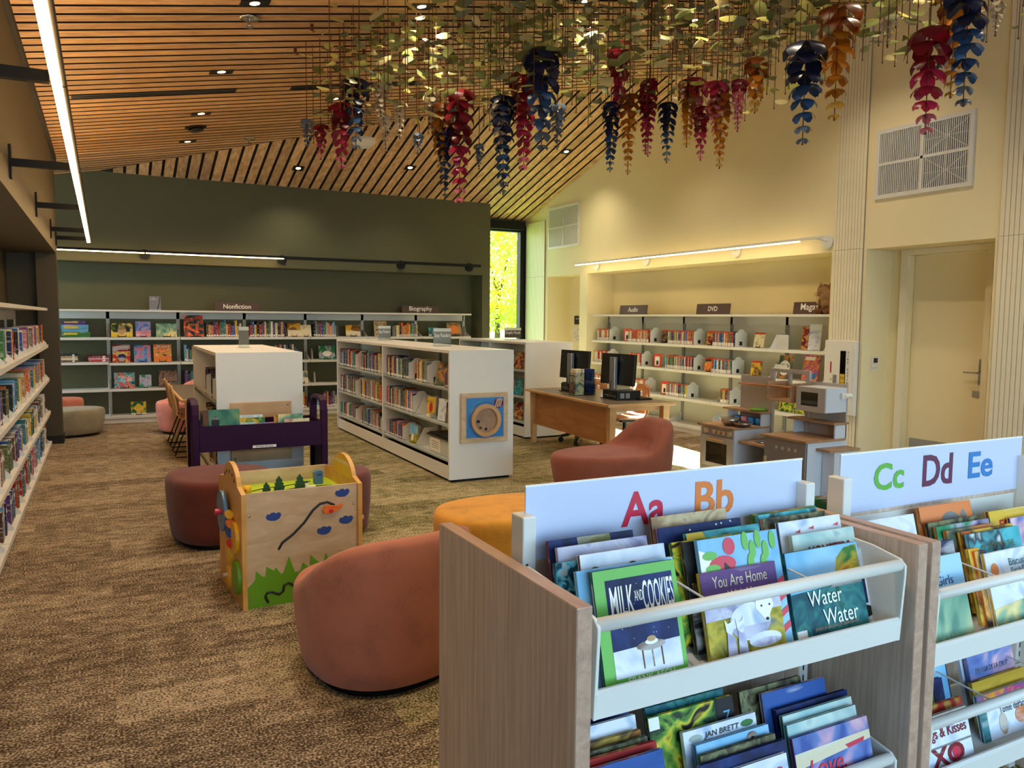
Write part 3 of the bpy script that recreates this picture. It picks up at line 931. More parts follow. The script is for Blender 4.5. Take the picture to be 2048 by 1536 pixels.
def bookend(fr, x, y, z, label, h=.19, d=.16, peaked=True, group="white peaked book supports"):
    t = thing("book_support", label, "book support", fr.w(x, y, z + .0012), fr.rz, group)
    if peaked:
        poly = [(0, 0), (d, 0), (d, h * .78), (d * .8, h * .84), (d * .68, h * .97), (d * .5, h), (d * .32, h * .97), (d * .2, h * .84), (0, h * .78)]
        MB().prism([(a, b) for a, b in poly], 'x', 0, .004).build("plate", "white_steel", t)
        MB().box(0, .004, 0, d, 0, .004).box(.004, .10, .02, d - .02, 0, .003).build("foot", "white_steel", t)
        MB().box(.0045, .0055, d * .35, d * .58, h * .08, h * .3).build("picture_tab", "black_print", t)
    else:
        MB().prism([(0, 0), (d, 0), (d, h), (d * .55, h), (d * .3, h * .9), (.01, .03)], 'x', 0, .003).build("plate", "white_steel", t)
        MB().box(.003, .12, .02, d - .02, 0, .003).build("foot", "white_steel", t)
    return t

ARTS = {
 "food": art("art_food", [(24, 26, 22), (70, 96, 40), (214, 176, 96), (236, 210, 150)], 9),
 "lilac": art("art_lilac", [(70, 90, 160), (110, 132, 190), (214, 170, 190), (230, 226, 236)], 7),
 "seafoam": art("art_seafoam", [(90, 140, 120), (140, 180, 150), (226, 208, 140), (240, 226, 170)], 6),
 "redyellow": art("art_redyellow", [(176, 34, 40), (200, 60, 50), (226, 190, 90), (60, 90, 150)], 8),
 "bluecoral": art("art_bluecoral", [(60, 110, 170), (110, 160, 206), (220, 110, 120), (200, 190, 220)], 9),
 "sunset": art("art_sunset", [(60, 56, 52), (226, 170, 90), (236, 110, 50), (246, 206, 130)], 7),
 "tealred": art("art_tealred", [(30, 90, 96), (120, 190, 196), (206, 60, 52), (236, 170, 130)], 8),
 "emerald": art("art_emerald", [(20, 110, 74), (40, 140, 90), (190, 180, 206), (70, 70, 100)], 7),
 "dusk": art("art_dusk", [(56, 40, 40), (90, 66, 62), (150, 120, 100), (40, 30, 34)], 9),
 "jungle": art("art_jungle", [(20, 80, 60), (60, 120, 50), (226, 190, 60), (200, 120, 40)], 10),
 "lava": art("art_lava", [(22, 34, 36), (40, 70, 74), (226, 90, 50), (246, 150, 110)], 8),
 "gold": art("art_gold", [(226, 160, 40), (236, 190, 80), (90, 70, 30), (206, 110, 40)], 7),
 "pastel": art("art_pastel", [(120, 140, 140), (236, 220, 160), (240, 230, 200), (206, 140, 120)], 8),
 "kraft": art("art_kraft", [(150, 120, 86), (186, 156, 116), (210, 190, 150), (110, 86, 60)], 9),
 "aqua": art("art_aqua", [(40, 150, 160), (90, 190, 200), (40, 50, 60), (210, 230, 230)], 8),
 "moss": art("art_moss", [(60, 72, 56), (100, 112, 90), (206, 120, 50), (150, 160, 130)], 8),
 "night": art("art_night", [(16, 22, 58), (24, 38, 92), (36, 58, 116)], 10),
 "snow": art("art_snow", [(140, 140, 170), (176, 176, 206), (206, 206, 222), (120, 124, 160)], 9),
 "meadow": art("art_meadow", [(96, 96, 30), (150, 140, 40), (196, 176, 60), (120, 130, 110)], 14),
 "sea": art("art_sea", [(12, 70, 84), (24, 96, 104), (50, 126, 124), (20, 84, 70)], 18),
 "skyblue": art("art_skyblue", [(110, 176, 220), (140, 196, 230), (170, 212, 236)], 5),
 "floral": art("art_floral", [(16, 50, 66), (24, 80, 98), (90, 180, 196), (190, 150, 120)], 40),
 "bark": art("art_bark", [(40, 36, 30), (90, 84, 60), (130, 130, 90), (60, 60, 50)], 22),
 "pearl": art("art_pearl", [(200, 210, 226), (222, 228, 238), (236, 238, 244), (170, 190, 214)], 8),
 "stripe": art("art_stripe", [(36, 60, 36), (110, 160, 60), (226, 206, 60), (30, 26, 24)], 16),
 "mist": art("art_mist", [(150, 190, 190), (176, 208, 204), (206, 224, 214), (140, 176, 180)], 7),
 "tealgreen": art("art_tealgreen", [(50, 110, 96), (84, 144, 116), (160, 170, 100)], 5),
 "comic": art("art_comic", [(40, 30, 60), (160, 40, 60), (226, 180, 80), (60, 120, 150)], 16),
 "pop": art("art_pop", [(40, 130, 180), (200, 60, 140), (240, 170, 40), (90, 50, 140)], 12),
}
def cover_book(name, label, cat, loc, rz, w, h, t, artkey, lean=0.28, group=None, edge="sp_black", stand=False, pages="paper", spine_m=None):
    """a book standing face out, leaning back on an easel; local x right, -y toward the viewer"""
    o = thing(name, label, cat, loc, rz, group)
    o.rotation_euler = (-lean, 0, rz)
    sm = spine_m or ("art_" + artkey)
    MB().box(0, w, 0, .003, 0, h, 0).box(0, w, t - .003, t, 0, h, 0).box(0, .004, .003, t - .003, 0, h, 1).build("cover", ["art_" + artkey, sm], o)
    B(.004, w - .004, .003, t - .003, .004, h - .004).build("pages", pages, o)
    if stand:
        MB().box(w * .3, w * .7, -.02, -.002, -.004, .004).box(w * .3, w * .33, -.024, -.018, -.004, .03).box(w * .67, w * .7, -.024, -.018, -.004, .03).build("easel", "black_metal", o)
    return o
def patch(parent, poly, mat, y=-.001, name="cover_print"):
    mb = MB(); mb.add([(a, y, b) for a, b in poly], [tuple(range(len(poly)))])
    return mb.build(name, mat, parent)
def ell(cx, cz, rx, rz_, n=18, a0=0.0, a1=2 * PI):
    return [(cx + rx * math.cos(a0 + (a1 - a0) * i / n), cz + rz_ * math.sin(a0 + (a1 - a0) * i / n)) for i in range(n if a1 - a0 > 6.2 else n + 1)]

def wall_shelving(name, label, fr, bays, levels, depth, top, mats, back=True, kick=.09, bracket=True, alt=None, canopy_over=.0):
    """cantilever library shelving; frame y=0 is the front edge of the shelves"""
    white, post, backm = mats
    t = thing(name, label, "bookcase", fr.w(0, 0, 0), fr.rz)
    x0, x1 = bays[0], bays[-1]
    B(x0, x1, -.01 - canopy_over, depth, top - .028, top).build("canopy_top", white, t)
    B(x0, x1, depth - .05, depth - .03, top - .13, top - .03).build("top_rail", white, t)
    B(x0, x1, .012, depth - .01, 0, kick).build("kick_base", white, t)
    for x in bays:
        p = MB().box(x - .022, x + .022, depth - .05, depth - .005, kick, top - .03).build("upright", post, t)
        sl = MB()
        for q in range(int((top - .2) / .032)):
            zz = .12 + q * .032
            sl.box(x - .012, x - .006, depth - .051, depth - .0495, zz, zz + .016).box(x + .006, x + .012, depth - .051, depth - .0495, zz, zz + .016)
        sl.build("slots", "black_metal", p)
    for i, (a, b) in enumerate(zip(bays, bays[1:])):
        if back:
            B(a + .022, b - .022, depth - .03, depth - .01, kick, top - .13).build("back_panel", backm, t)
        for j, z in enumerate(levels):
            if alt and (i, j) in alt: z = alt[(i, j)]
            mb = MB().box(a + .004, b - .004, 0, depth - .05, z - .022, z)
            mb.box(a + .004, b - .004, -.004, 0, z - .036, z)
            if bracket:
                for e in (a + .004, b - .007):
                    mb.prism([(.02, z), (depth - .05, z), (depth - .05, z + .12)], 'x', e, e + .003)
            mb.build("shelf", white, t)
    return t

# ---- nonfiction shelving in the olive niche
FB = Fr(0, 12.66, 0)
BX = [-.90, .055, 1.0, 1.96, 2.905, 3.85, 4.80, 5.70]
LV = [1.235, .87, .495, .105]
wall_shelving("nonfiction_shelving", "long white nonfiction shelving set in the olive wall niche", FB, BX, LV, .38, 1.63, ("white_steel", "white_steel", "olive_paint"), alt={(0, 1): .885})
NF = "nonfiction books in the olive niche"
def nf(x0, x1, lv, bay):
    return row(FB, x0, x1, .05, LV[lv], .17, .25, .02, .04, .20, "%s shelf, %s bay, olive niche" % (cardinal_pos(lv), ORD[bay]), "nonfiction book", group=NF)
nf(1.37, 1.90, 0, 2); nf(1.06, 1.90, 1, 2); nf(1.06, 1.5, 2, 2)
nf(2.0, 2.52, 0, 3); nf(2.3, 2.76, 1, 3); nf(2.3, 2.86, 3, 3)
nf(2.98, 3.36, 0, 4); nf(3.52, 3.80, 1, 4); nf(3.56, 3.80, 2, 4); nf(2.95, 3.80, 3, 4)
nf(4.36, 4.76, 0, 5)
for i, (x, lv, nm) in enumerate(((1.335, 0, "left of the tall purple volume"), (1.905, 0, "by the third upright under the brown sign"), (2.55, 0, "beside the gold face-out book"), (3.37, 0, "right of the orange spines"),
                                 (2.96, 1, "left of the white-beast cover"), (3.0, 2, "alone on the near-empty third shelf"), (4.33, 0, "in front of the biography sign"), (5.63, 0, "at the far right end of the niche"))):
    bookend(FB, x, .06, LV[lv], "small white book support " + nm, .17, .14, False, "plain white book supports")
face = [("food", .09, 0, .28, .20, None, "black food book with round cream title oval"), ("lilac", .41, 0, .20, .23, None, "pale blue and lilac book beside the food book"), ("seafoam", .68, 0, .28, .20, None, "wide seafoam and sand book, third on top shelf"),
        ("redyellow", .10, 1, .23, .26, "kids", "red and yellow illustrated children's book"), ("bluecoral", .38, 1, .22, .25, None, "blue and coral book, middle of second shelf"), ("sunset", .64, 1, .24, .26, "plant", "leaning orange plant book at second shelf's end"),
        ("tealred", .11, 2, .27, .23, "cube", "teal and red puzzle cube book on third shelf"), ("emerald", .44, 2, .16, .19, None, "small emerald green book on third shelf"), ("dusk", .70, 2, .25, .25, None, "dark brown book half behind the wooden chair"),
        ("jungle", .32, 3, .20, .19, None, "jungle book with yellow diamond on bottom shelf"), ("lava", 1.06, 0, .27, .33, "bang", "tall black and orange volcano book"), ("gold", 2.57, 0, .20, .22, None, "gold and black face-out book on top shelf"),
        ("pastel", 2.77, 0, .17, .19, None, "pale pastel book right of the gold one"), ("gold", 3.50, 0, .24, .19, None, "yellow face-out book with cream lower half"), ("emerald", 3.06, 1, .26, .22, None, "dark green book with white beast on second shelf"),
        ("kraft", 3.98, 0, .22, .26, None, "kraft brown face-out book behind the sign holder"), ("aqua", 4.94, 0, .17, .15, None, "small aqua face-out book behind a sign holder"), ("moss", 5.28, 0, .27, .24, None, "moss green book with orange emblem at the right end"),
        ("pastel", 2.68, 2, .20, .20, None, "pale face-out book beside the cream end panel")]
for i, (k, x, lv, wd, h, tx, lab) in enumerate(face):
    z = LV[lv] + .006
    o = cover_book("display_book", lab, "book", FB.w(x, .05, z), 0, wd, h, .016, k, .26, "face-out books in the olive niche", stand=True)
    if tx == "bang":
        letters(o, "BANG", wd * .5, h * .56, w=wd * .56, mat="letter_orange", bold=.01)
    elif tx == "plant":
        letters(o, "PLANT", wd * .55, h * .86, w=wd * .7, mat="white_print", bold=.01)
        patch(o, [(0, 0), (wd, 0), (wd, h * .34), (0, h * .3)], "letter_orange")
    elif tx == "kids":
        patch(o, [(0, h * .62), (wd, h * .62), (wd, h), (0, h)], "sp_crimson")
        letters(o, "CHILDREN'S", wd * .5, h * .86, w=wd * .8, mat="white_print", y=-.002); letters(o, "ILLUSTRATED", wd * .5, h * .74, w=wd * .8, mat="white_print", y=-.002)
        patch(o, ell(wd * .52, h * .28, wd * .24, wd * .24), "sp_navy", -.0015)
    elif tx == "cube":
        letters(o, "MAGIC", wd * .55, h * .72, w=wd * .6, mat="white_print"); letters(o, "CUBE", wd * .6, h * .52, w=wd * .55, mat="white_print")
    elif k == "food":
        patch(o, ell(wd * .5, h * .5, wd * .2, h * .32), "sp_tan")
        patch(o, [(0, 0), (wd, 0), (wd, h * .36), (0, h * .32)], "sp_yellow", -.0006)
    elif k == "lilac":
        patch(o, [(0, 0), (wd, 0), (wd, h * .42), (0, h * .36)], "sp_pink", -.0006)
    elif k in ("gold", "pastel"):
        patch(o, [(0, 0), (wd, 0), (wd, h * .45), (0, h * .5)], "sp_cream", -.0006)
    elif k == "moss":
        patch(o, ell(wd * .5, h * .5, wd * .28, wd * .28), "letter_orange", -.0006)
    elif k == "jungle":
        patch(o, [(wd * .5, h * .12), (wd * .9, h * .5), (wd * .5, h * .88), (wd * .1, h * .5)], "sp_yellow", -.0006)
        patch(o, [(0, 0), (wd, 0), (wd, h * .12), (0, h * .12)], "sp_cream", -.0007)
    elif k == "emerald" and wd > .2:
        patch(o, ell(wd * .5, h * .42, wd * .28, h * .2), "white_print", -.0006)
# stacked games and lying books in the first bay
for i, (c, wd, h) in enumerate((("green", .36, .075), ("sky-blue", .33, .10), ("purple", .29, .05))):
    z = LV[0] + (.0012, .0772, .1784)[i]
    t = thing("board_game", ("green", "sky-blue", "purple")[i] + " board game box, " + ("bottom", "middle", "top")[i] + " of the stack in the first bay", "game box", FB.w(-.53 + i * .005, .06, z), 0, "stacked board games")
    B(0, wd, 0, .27, 0, h * .72).build("tray", "sp_" + c, t); B(-.003, wd + .003, -.003, .273, h * .35, h).build("lid", "sp_" + c, t)
    patch(t, [(.03, h * .5), (.2, h * .5), (.2, h * .85), (.03, h * .85)], "sp_yellow", -.0045)
for s, (x, cols) in enumerate(((-.56, ("brown", "cream", "tan", "black")), (-.21, ("red", "pink", "crimson")))):
    for i, c in enumerate(cols):
        o = inst("book", PB_ME, None, FB.w(x, .06, .888 + .028 * (i + 1)), (0, PI / 2, 0), (.027, .20, .22 if s == 0 else .26), ("sp_" + c, None))
        tag(o, "%s book lying flat, %s up in the %s pile of the first bay" % (c, ordn(i + 1), ("shorter", "longer")[s]), "book", "books lying flat in the first bay")

def tent_sign(name, label, loc, rz, w, h, text, plate="sign_brown", lean=-.12, tw=.6, shear=0.0, bold=.012):
    t = thing(name, label, "sign", loc, rz)
    t.rotation_euler = (lean, 0, rz)
    MB().box(0, w, 0, .012, 0, h).build("plate", plate, t)
    MB().box(0, w, .012, .06, 0, .006).build("foot", plate, t)
    letters(t, text, w / 2, h * .52, w=w * tw, mat="white_print", y=-.0015, bold=bold)
    return t
tent_sign("shelf_sign", "brown nonfiction sign standing on the olive niche shelving", (1.50, 12.74, 1.634), 0, .65, .125, "Nonfiction", tw=.62)
tent_sign("shelf_sign", "brown biography sign standing on the olive niche shelving", (4.47, 12.74, 1.634), 0, .66, .12, "Biography", tw=.62)
t = thing("info_stand", "small slate acrylic sign stand on the olive niche shelving", "sign stand", (.60, 12.75, 1.6312))
MB().box(0, .155, 0, .01, .012, .20).build("card", "sign_slate", t)
MB().box(-.003, .158, -.003, .013, 0, .012).box(0, .155, .01, .06, 0, .004).build("base", "acrylic", t)
letters(t, "New\nNonfiction", .06, .165, w=.085, mat="white_print", y=-.001)
patch(t, [(.10, .012), (.118, .012), (.14, .11), (.15, .2), (.143, .2), (.128, .1)], "black_print", -.001)

# ---- long shelving in the alcove of the left wall (faces +X)
FL = Fr(-.585, 5.0, PI / 2)
BL = [-3.8, -2.85, -1.9, -.95, 0.0, .95, 1.9, 2.85, 3.8, 4.75, 5.7]
LL = [1.205, .815, .43, .07]
wall_shelving("chapter_book_shelving", "long white shelving crammed with chapter books in the brown left alcove", FL, BL, LL, .36, 1.625, ("white_steel", "white_steel", "umber_paint"), kick=.05)
CH = "chapter books in the left alcove"
chap = [n for n in PNAMES]
for bi in range(4, 10):
    for lv in range(4):
        for half in range(2):
            a = BL[bi] + .03 + half * .46
            b = a + .43
            fill = RND.uniform(.5, .92)
            e = a + (b - a) * fill
            rn = ORD[10 - bi]
            row(FL, a, e, .03, LL[lv], .19, .235, .036, .062, .17, "%s shelf, %s half of %s alcove bay" % (cardinal_pos(lv), ("near", "far")[half], rn), "chapter book", group=CH, side="near end", names=chap, me=BOOK_ME if lv < 2 else PB_ME)
            t = thing("book_support", "white triangular support, %s shelf, %s half of %s alcove bay" % (cardinal_pos(lv), ("near", "far")[half], rn), "book support", FL.w(e + .004, 0.004, LL[lv] + .0012), FL.rz, "triangular supports in the alcove")
            MB().prism([(0, 0), (.28, 0), (.28, .21), (.17, .21), (0, .02)], 'x', 0, .004).build("plate", "white_steel", t)
            MB().box(.004, .05, .02, .2, 0, .003).build("foot", "white_steel", t)

# ---- audio-visual shelving in the cream niche (faces -X)
FA = Fr(7.12, 11.03, -PI / 2)
BA = [0.0, .03, .97, 1.95, 2.93, 3.90, 4.85]
BA = [.03, .97, 1.95, 2.93, 3.90, 4.85]
LA = [1.215, .86, .47, .10]
wall_shelving("media_shelving", "white media shelving set in the glowing cream niche", FA, BA, LA, .38, 1.63, ("white_steel", "grey_steel", "pale_back"), canopy_over=.02)
def av(x0, x1, lv, red, grp=None):
    w_ = "%s shelf of cream niche" % cardinal_pos(lv)
    global _avn
    nm = ["orange", "red", "white", "tan", "cream"] if red else PNAMES
    _avn[lv] = row(FA, x0, x1, .05, LA[lv], .175 if red else .185, .19, .026 if red else .014, .04 if red else .028, .13, w_, "audiobook case" if red else "video case",
                   me=CASE_ME, names=nm, cat="disc case", group="disc cases in the cream niche", start=_avn[lv], band="audio_red" if red else "dvd_band")
_avn = [0, 0, 0, 0]
av(.12, .46, 0, 1); av(.98, 1.50, 0, 1); av(1.94, 2.49, 0, 0); av(2.88, 3.29, 0, 0)
av(.05, .42, 1, 1); av(1.0, 1.32, 1, 1); av(1.90, 2.50, 1, 0); av(2.88, 3.25, 1, 0)
av(.05, .38, 2, 1); av(1.05, 1.42, 2, 1); av(1.93, 2.38, 2, 0); av(3.06, 3.22, 2, 0)
for i, (x, lv) in enumerate(((.50, 0), (1.56, 0), (2.53, 0), (3.33, 0), (.46, 1), (1.36, 1), (2.54, 1), (3.29, 1), (1.46, 2), (2.42, 2), (3.26, 2), (2.95, 3), (3.4, 3))):
    bookend(FA, x, .03, LA[lv], "white peaked book support, %s along the %s shelf of the cream niche" % (ordn(1 + [q for q in range(13)][i] - (0, 4, 8, 11)[lv]), cardinal_pos(lv)), .225, .20)
mf = [("comic", .85, 0, "slim red audiobook standing alone on the top shelf"), ("dusk", 1.77, 0, "brown case half behind the second top-shelf support"), ("comic", 2.74, 0, "tilted dark red video case on top shelf"), ("pastel", 3.62, 0, "white and brown comedy case on a top-shelf stand"),
      ("comic", 1.62, 1, "red audiobook alone on second shelf"), ("sunset", 2.72, 1, "tilted orange video case on second shelf"), ("gold", 3.58, 1, "gold animal video case on a wire easel"), ("comic", 1.80, 2, "red case alone on third shelf behind the laptop")]
for k, x, lv, lab in mf:
    solo = lab.startswith(("slim red", "red"))
    o = cover_book("disc_case", lab, "disc case", FA.w(x, .06, LA[lv] + .008), FA.rz + (.35 if not solo else .3), .135, .19, .03 if solo else .016, k, .05 if solo else .24, "face-out cases in the cream niche", stand=not solo)
    if solo:
        patch(o, [(0, 0), (.135, 0), (.135, .19), (0, .19)], "audio_red", -.0006); patch(o, [(.02, .015), (.1, .015), (.1, .15), (.02, .15)], "white_print", -.001); patch(o, [(.045, .03), (.08, .03), (.08, .09), (.045, .09)], "black_print", -.0014)
    else:
        patch(o, [(0, .165), (.135, .165), (.135, .19), (0, .19)], "dvd_band", -.0006)
for i, (x, lv, nm) in enumerate(((3.95, 0, "on the top shelf before the magazines"), (4.75, 0, "at the top shelf's right end"), (3.95, 1, "on the second shelf behind the toy kitchen"), (4.75, 1, "at the second shelf's right end"))):
    t = thing("book_support", "white sloped magazine support " + nm, "book support", FA.w(x, .0, LA[lv] + .0012), FA.rz, "sloped magazine supports")
    MB().prism([(0, 0), (.25, 0), (.25, .19), (.12, .19), (.03, .04)], 'x', 0, .006).build("plate", "white_steel", t)
    MB().box(.006, .2, .1, .106, 0, .17).build("back_sheet", "white_steel", t)
for k, x, lv, wd, h, lab in (("moss", 4.0, 1, .21, .28, "white creature magazine on the second niche shelf"), ("pop", 4.38, 1, .23, .30, "pink and blue science magazine on the second niche shelf"), ("comic", 4.36, 0, .16, .27, "red and yellow magazine tilted in an acrylic rack"),
                            ("pearl", 4.46, 0, .14, .30, "pale magazine behind the red and yellow one"), ("stripe", 4.05, 2, .2, .27, "black and yellow magazine seen through the toy window"), ("stripe", 4.28, 2, .2, .27, "second black and yellow magazine on the third shelf")):
    o = cover_book("magazine", lab, "magazine", FA.w(x, .08, LA[lv] + .006), FA.rz + (.35 if lv == 0 else 0), wd, h, .012, k, .18, "magazines in the cream niche")
    if k == "pop": patch(o, [(.02, .24), (.16, .24), (.16, .28), (.02, .28)], "white_print"); patch(o, [(.1, .02), (.2, .03), (.2, .09), (.1, .08)], "letter_blue")
    if k == "moss": patch(o, ell(.1, .13, .085, .09), "white_print"); patch(o, ell(.065, .15, .022, .026), "black_print", -.0015); patch(o, ell(.14, .15, .022, .026), "black_print", -.0015)
for x, wd, tx, nm in ((.66, .70, "Audio", "audio"), (2.48, .65, "DVD", "disc"), (4.2, .65, "Magazines", "magazines")):
    tent_sign("shelf_sign", "brown %s sign on the cream niche shelving" % nm, FA.w(x, .10, 1.634), FA.rz, wd, .14, tx, tw={"Audio": .36, "DVD": .28, "Magazines": .66}[tx])

# plush animal
t = thing("plush_toy", "brown shaggy plush animal sitting beside the magazines sign", "toy", (7.25, 6.40, 1.63), -PI / 2)
def fur(name, balls, mat, n=26, seed=1, amp=.012):
    mb = MB(); r = random.Random(seed)
    for c, rad, scl in balls:
        o = len(mb.v); mb.ball(c, rad, n, 0, scl)
        for i in range(o, len(mb.v)):
            v = Vector(mb.v[i]); d = (v - Vector(c)).normalized(); mb.v[i] = tuple(v + d * r.uniform(-amp, amp))
    return mb.build(name, mat, t, True)
plain("fur_brown", (150, 116, 76), 0.95, vary=.35, scale=60, bump=.8)
plain("fur_tan", (200, 172, 120), 0.95, vary=.2, scale=50, bump=.6)
plain("fur_dark", (112, 72, 40), 0.95, vary=.3, scale=50, bump=.6)
fur("body", [((.06, .02, .12), .11, (1, .9, 1.15)), ((.0, .0, .25), .085, (1, .95, .95)), ((.05, 0, .2), .085, (1, 1, 1))], "fur_brown")
fur("muzzle", [((-.085, -.01, .225), .035, (1.1, .9, .8)), ((-.045, -.03, .16), .045, (.7, .8, 1.3))], "fur_tan", 18, 2, .006)
fur("nose", [((-.12, -.01, .235), .013, (1, 1, 1))], "black_plastic", 10, 3, 0)
fur("ear", [((-.02, -.05, .325), .026, (.7, .6, 1.2))], "fur_brown", 14, 4, .005)
fur("ear", [((.03, .055, .325), .026, (.7, .6, 1.2))], "fur_brown", 14, 5, .005)
fur("paw", [((-.03, -.06, .035), .045, (1.5, .8, .75))], "fur_dark", 16, 6, .006)
fur("paw", [((.11, -.07, .035), .045, (1.3, .8, .75))], "fur_dark", 16, 7, .006)
fur("foreleg", [((-.01, -.05, .11), .035, (.8, .8, 2.0))], "fur_dark", 16, 8, .006)

# ---- free-standing white cases
def island(name, label, x, y0, y1, wd, side, split, levels, top=1.25):
    """two-sided library case between y0 and y1; the shelves seen face -X"""
    t = thing(name, label, "bookcase", (x, y1, 0), -PI / 2)      # local x runs toward the camera, local y into the case
    L = y1 - y0
    B(0, L - .0305, 0, wd, top - .028, top).build("top", "white_lam", t)
    B(0, .025, 0, wd, .025, top - .028).build("end_panel", "white_lam", t)
    B(L - .03, L, -.004, wd + .004, .025, top).build("end_panel", "white_lam", t)
    MB().box(.02, L - .02, .03, wd - .03, 0, .025).build("plinth", "black_metal", t)
    for s in split:
        B(s - .018, s + .018, 0, wd, .025, top - .028).build("divider", "white_lam", t)
    cuts = [.025] + list(split) + [L - .03]
    B(.025, L - .03, wd / 2 - .006, wd / 2 + .006, .14, top - .028).build("centre_panel", "pale_back", t)
    for a, b in zip(cuts, cuts[1:]):
        B(a + .018, b - .018, .006, .02, .025, .15).build("kick_plate", "white_lam", t)
        B(a + .018, b - .018, wd - .02, wd - .006, .025, .15).build("kick_plate", "white_lam", t)
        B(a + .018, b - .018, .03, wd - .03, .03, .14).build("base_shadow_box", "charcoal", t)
        m_ = (a + b) / 2
        B(m_ - .02, m_ + .02, wd / 2 - .035, wd / 2 - .006, .15, top - .03).build("upright", "grey_steel", t)
        for z in levels:
            for aa, bb in ((a + .02, m_), (m_, b - .02)):
                MB().box(aa, bb - .002, .004, wd / 2 - .04, z - .02, z).build("shelf", "white_steel", t)
                MB().box(aa, bb - .002, wd / 2 + .04, wd - .004, z - .02, z).build("shelf", "white_steel", t)
            MB().box(a + .02, b - .02, .002, .004, z - .02, z + .028).build("label_strip", "acrylic", t)
    return t
LE = [.885, .54, .21]
FE = Fr(2.86, 10.88, -PI / 2)
case = island("easy_reader_case", "long white two-sided easy reader case with toy panel on its end", 2.86, 6.83, 10.88, .665, -1, [2.03], LE)
EG = "easy readers in the long white case"
def er(x0, x1, lv, sec, hm=.2, hx=.24, n=0):
    return row(FE, x0, x1, .03, LE[lv], hm, hx, .022, .042, .17, "%s shelf, %s section of easy reader case" % (("top", "middle", "bottom")[lv], sec), "easy reader", group=EG, start=n)
for lv in range(3):
    n = er(.06, .82 if lv else .86, lv, "far", *((.19, .24) if lv < 2 else (.16, .2)))
    er(1.04, 1.86, lv, "far", *((.19, .24) if lv < 2 else (.17, .21)), n=n)
n = er(2.09, 2.86, 0, "near"); n = er(3.06, 3.40, 0, "near", n=n); er(3.84, 3.98, 0, "near", .14, .17, n=n)
er(2.09, 2.98, 1, "near"); er(2.09, 2.66, 2, "near", .16, .19)
for x, lv, nm in ((.87, 0, "far section top shelf"), (1.88, 0, "far section top shelf's right end"), (.86, 1, "far section middle shelf"), (.86, 2, "far section bottom shelf"), (1.9, 2, "far section bottom shelf's right end"), (2.88, 0, "near section top shelf"),
                  (3.42, 0, "near section top shelf beside the leaning book"), (3.0, 1, "near section middle shelf"), (2.69, 2, "near section bottom shelf")):
    bookend(FE, x, .015, LE[lv], "white peaked support on the easy reader case, " + nm, .24 if lv < 2 else .2, .2)
for x, lv in ((3.12, 1), (3.10, 2)):
    t = thing("book_support", "white sloped support on the easy reader case, %s shelf" % ("middle", "bottom")[lv - 1], "book support", FE.w(x, .005, LE[lv] + .0012), FE.rz)
    MB().prism([(0, 0), (.25, 0), (.25, .19), (.10, .19), (.02, .04)], 'x', 0, .005).build("plate", "white_steel", t)
    MB().box(.005, .14, .16, .165, 0, .14).build("back_sheet", "white_steel", t)
for k, x, lv, wd, h, lean, lab in (("moss", 3.56, 0, .17, .24, .35, "green book slumped at an angle on the top shelf of the easy reader case"), ("pastel", 3.36, 1, .14, .21, .1, "yellow card display with red pattern on the middle shelf"), ("pearl", 3.66, 1, .16, .22, .1, "white leaflet display on the middle shelf"),
                                   ("dusk", 3.86, 1, .12, .2, .1, "dark red display book at the middle shelf's right end"), ("meadow", 2.84, 2, .15, .20, .12, "green picture book with white goose face out on the bottom shelf")):
    o = cover_book("display_book", lab, "book", FE.w(x, .03, LE[lv] + .007), FE.rz + .25, wd, h, .015, k, lean, "face-out books on the easy reader case")
    if k == "meadow": patch(o, [(0, h * .45), (wd, h * .5), (wd, h), (0, h)], "art_skyblue"); patch(o, ell(wd * .4, h * .3, .025, .04), "white_print", -.0015)
    if k == "pastel": patch(o, [(0, h * .2), (wd, h * .2), (wd, h), (0, h)], "sp_yellow"); patch(o, ell(wd * .5, h * .5, .03, .05), "letter_red", -.0015)
t = thing("storage_bin", "clear storage bin with black lid and paper notice on the easy reader case", "bin", FE.w(3.42, .03, .2112), FE.rz)
MB().prism([(.01, 0), (.50, 0), (.52, .17), (-.01, .17)], 'y', .01, .25).build("tub", "bin_plastic", t)
MB().box(-.025, .535, -.01, .27, .165, .185).box(.0, .51, .01, .25, .185, .20).build("lid", "black_plastic", t, bevel=.006)
pp = MB().box(.04, .30, .004, .008, .02, .155).build("notice", "paper", t)
for q in range(4): B(.07 + .02 * (q % 2), .27 - .02 * (q % 2), .003, .004, .115 - q * .02, .119 - q * .02).build("text_line", "black_print", pp)

# toy panel on the end of the easy reader case
t = thing("bead_maze_panel", "blue wall toy with round wooden window on the easy reader case end", "toy", (2.965, 6.826, .37))
MB().box(0, .49, -.03, 0, 0, .475).build("board", "birch_ply", t, bevel=.005)
MB().box(.05, .44, -.034, -.03, .05, .43).build("blue_plate", "letter_blue", t)
rg = MB(); n = 36
for i in range(n):
    a0, a1 = 2 * PI * i / n, 2 * PI * (i + 1) / n
    p = []
    for a in (a0, a1):
        for r, yy in ((.155, -.034), (.155, -.066), (.117, -.066), (.117, -.036)):
            p.append((.245 + r * math.cos(a), yy, .215 + r * math.sin(a)))
    rg.add(p, [(0, 4, 5, 1), (1, 5, 6, 2), (2, 6, 7, 3)])
rg.build("ring", "maple", t)
MB().add([(.245 + .118 * math.cos(2 * PI * i / 30), -.0345, .215 + .118 * math.sin(2 * PI * i / 30)) for i in range(30)], [tuple(range(29, -1, -1))]).build("ring_floor", "counter_wood", t)
for i, (dx, dz) in enumerate(((-.075, -.01), (-.05, -.07), (.005, -.085))):
    MB().ball((.245 + dx, -.042, .215 + dz), .014, 10).build("bead", ("sp_navy", "sp_brown", "sp_navy")[i], t, True)
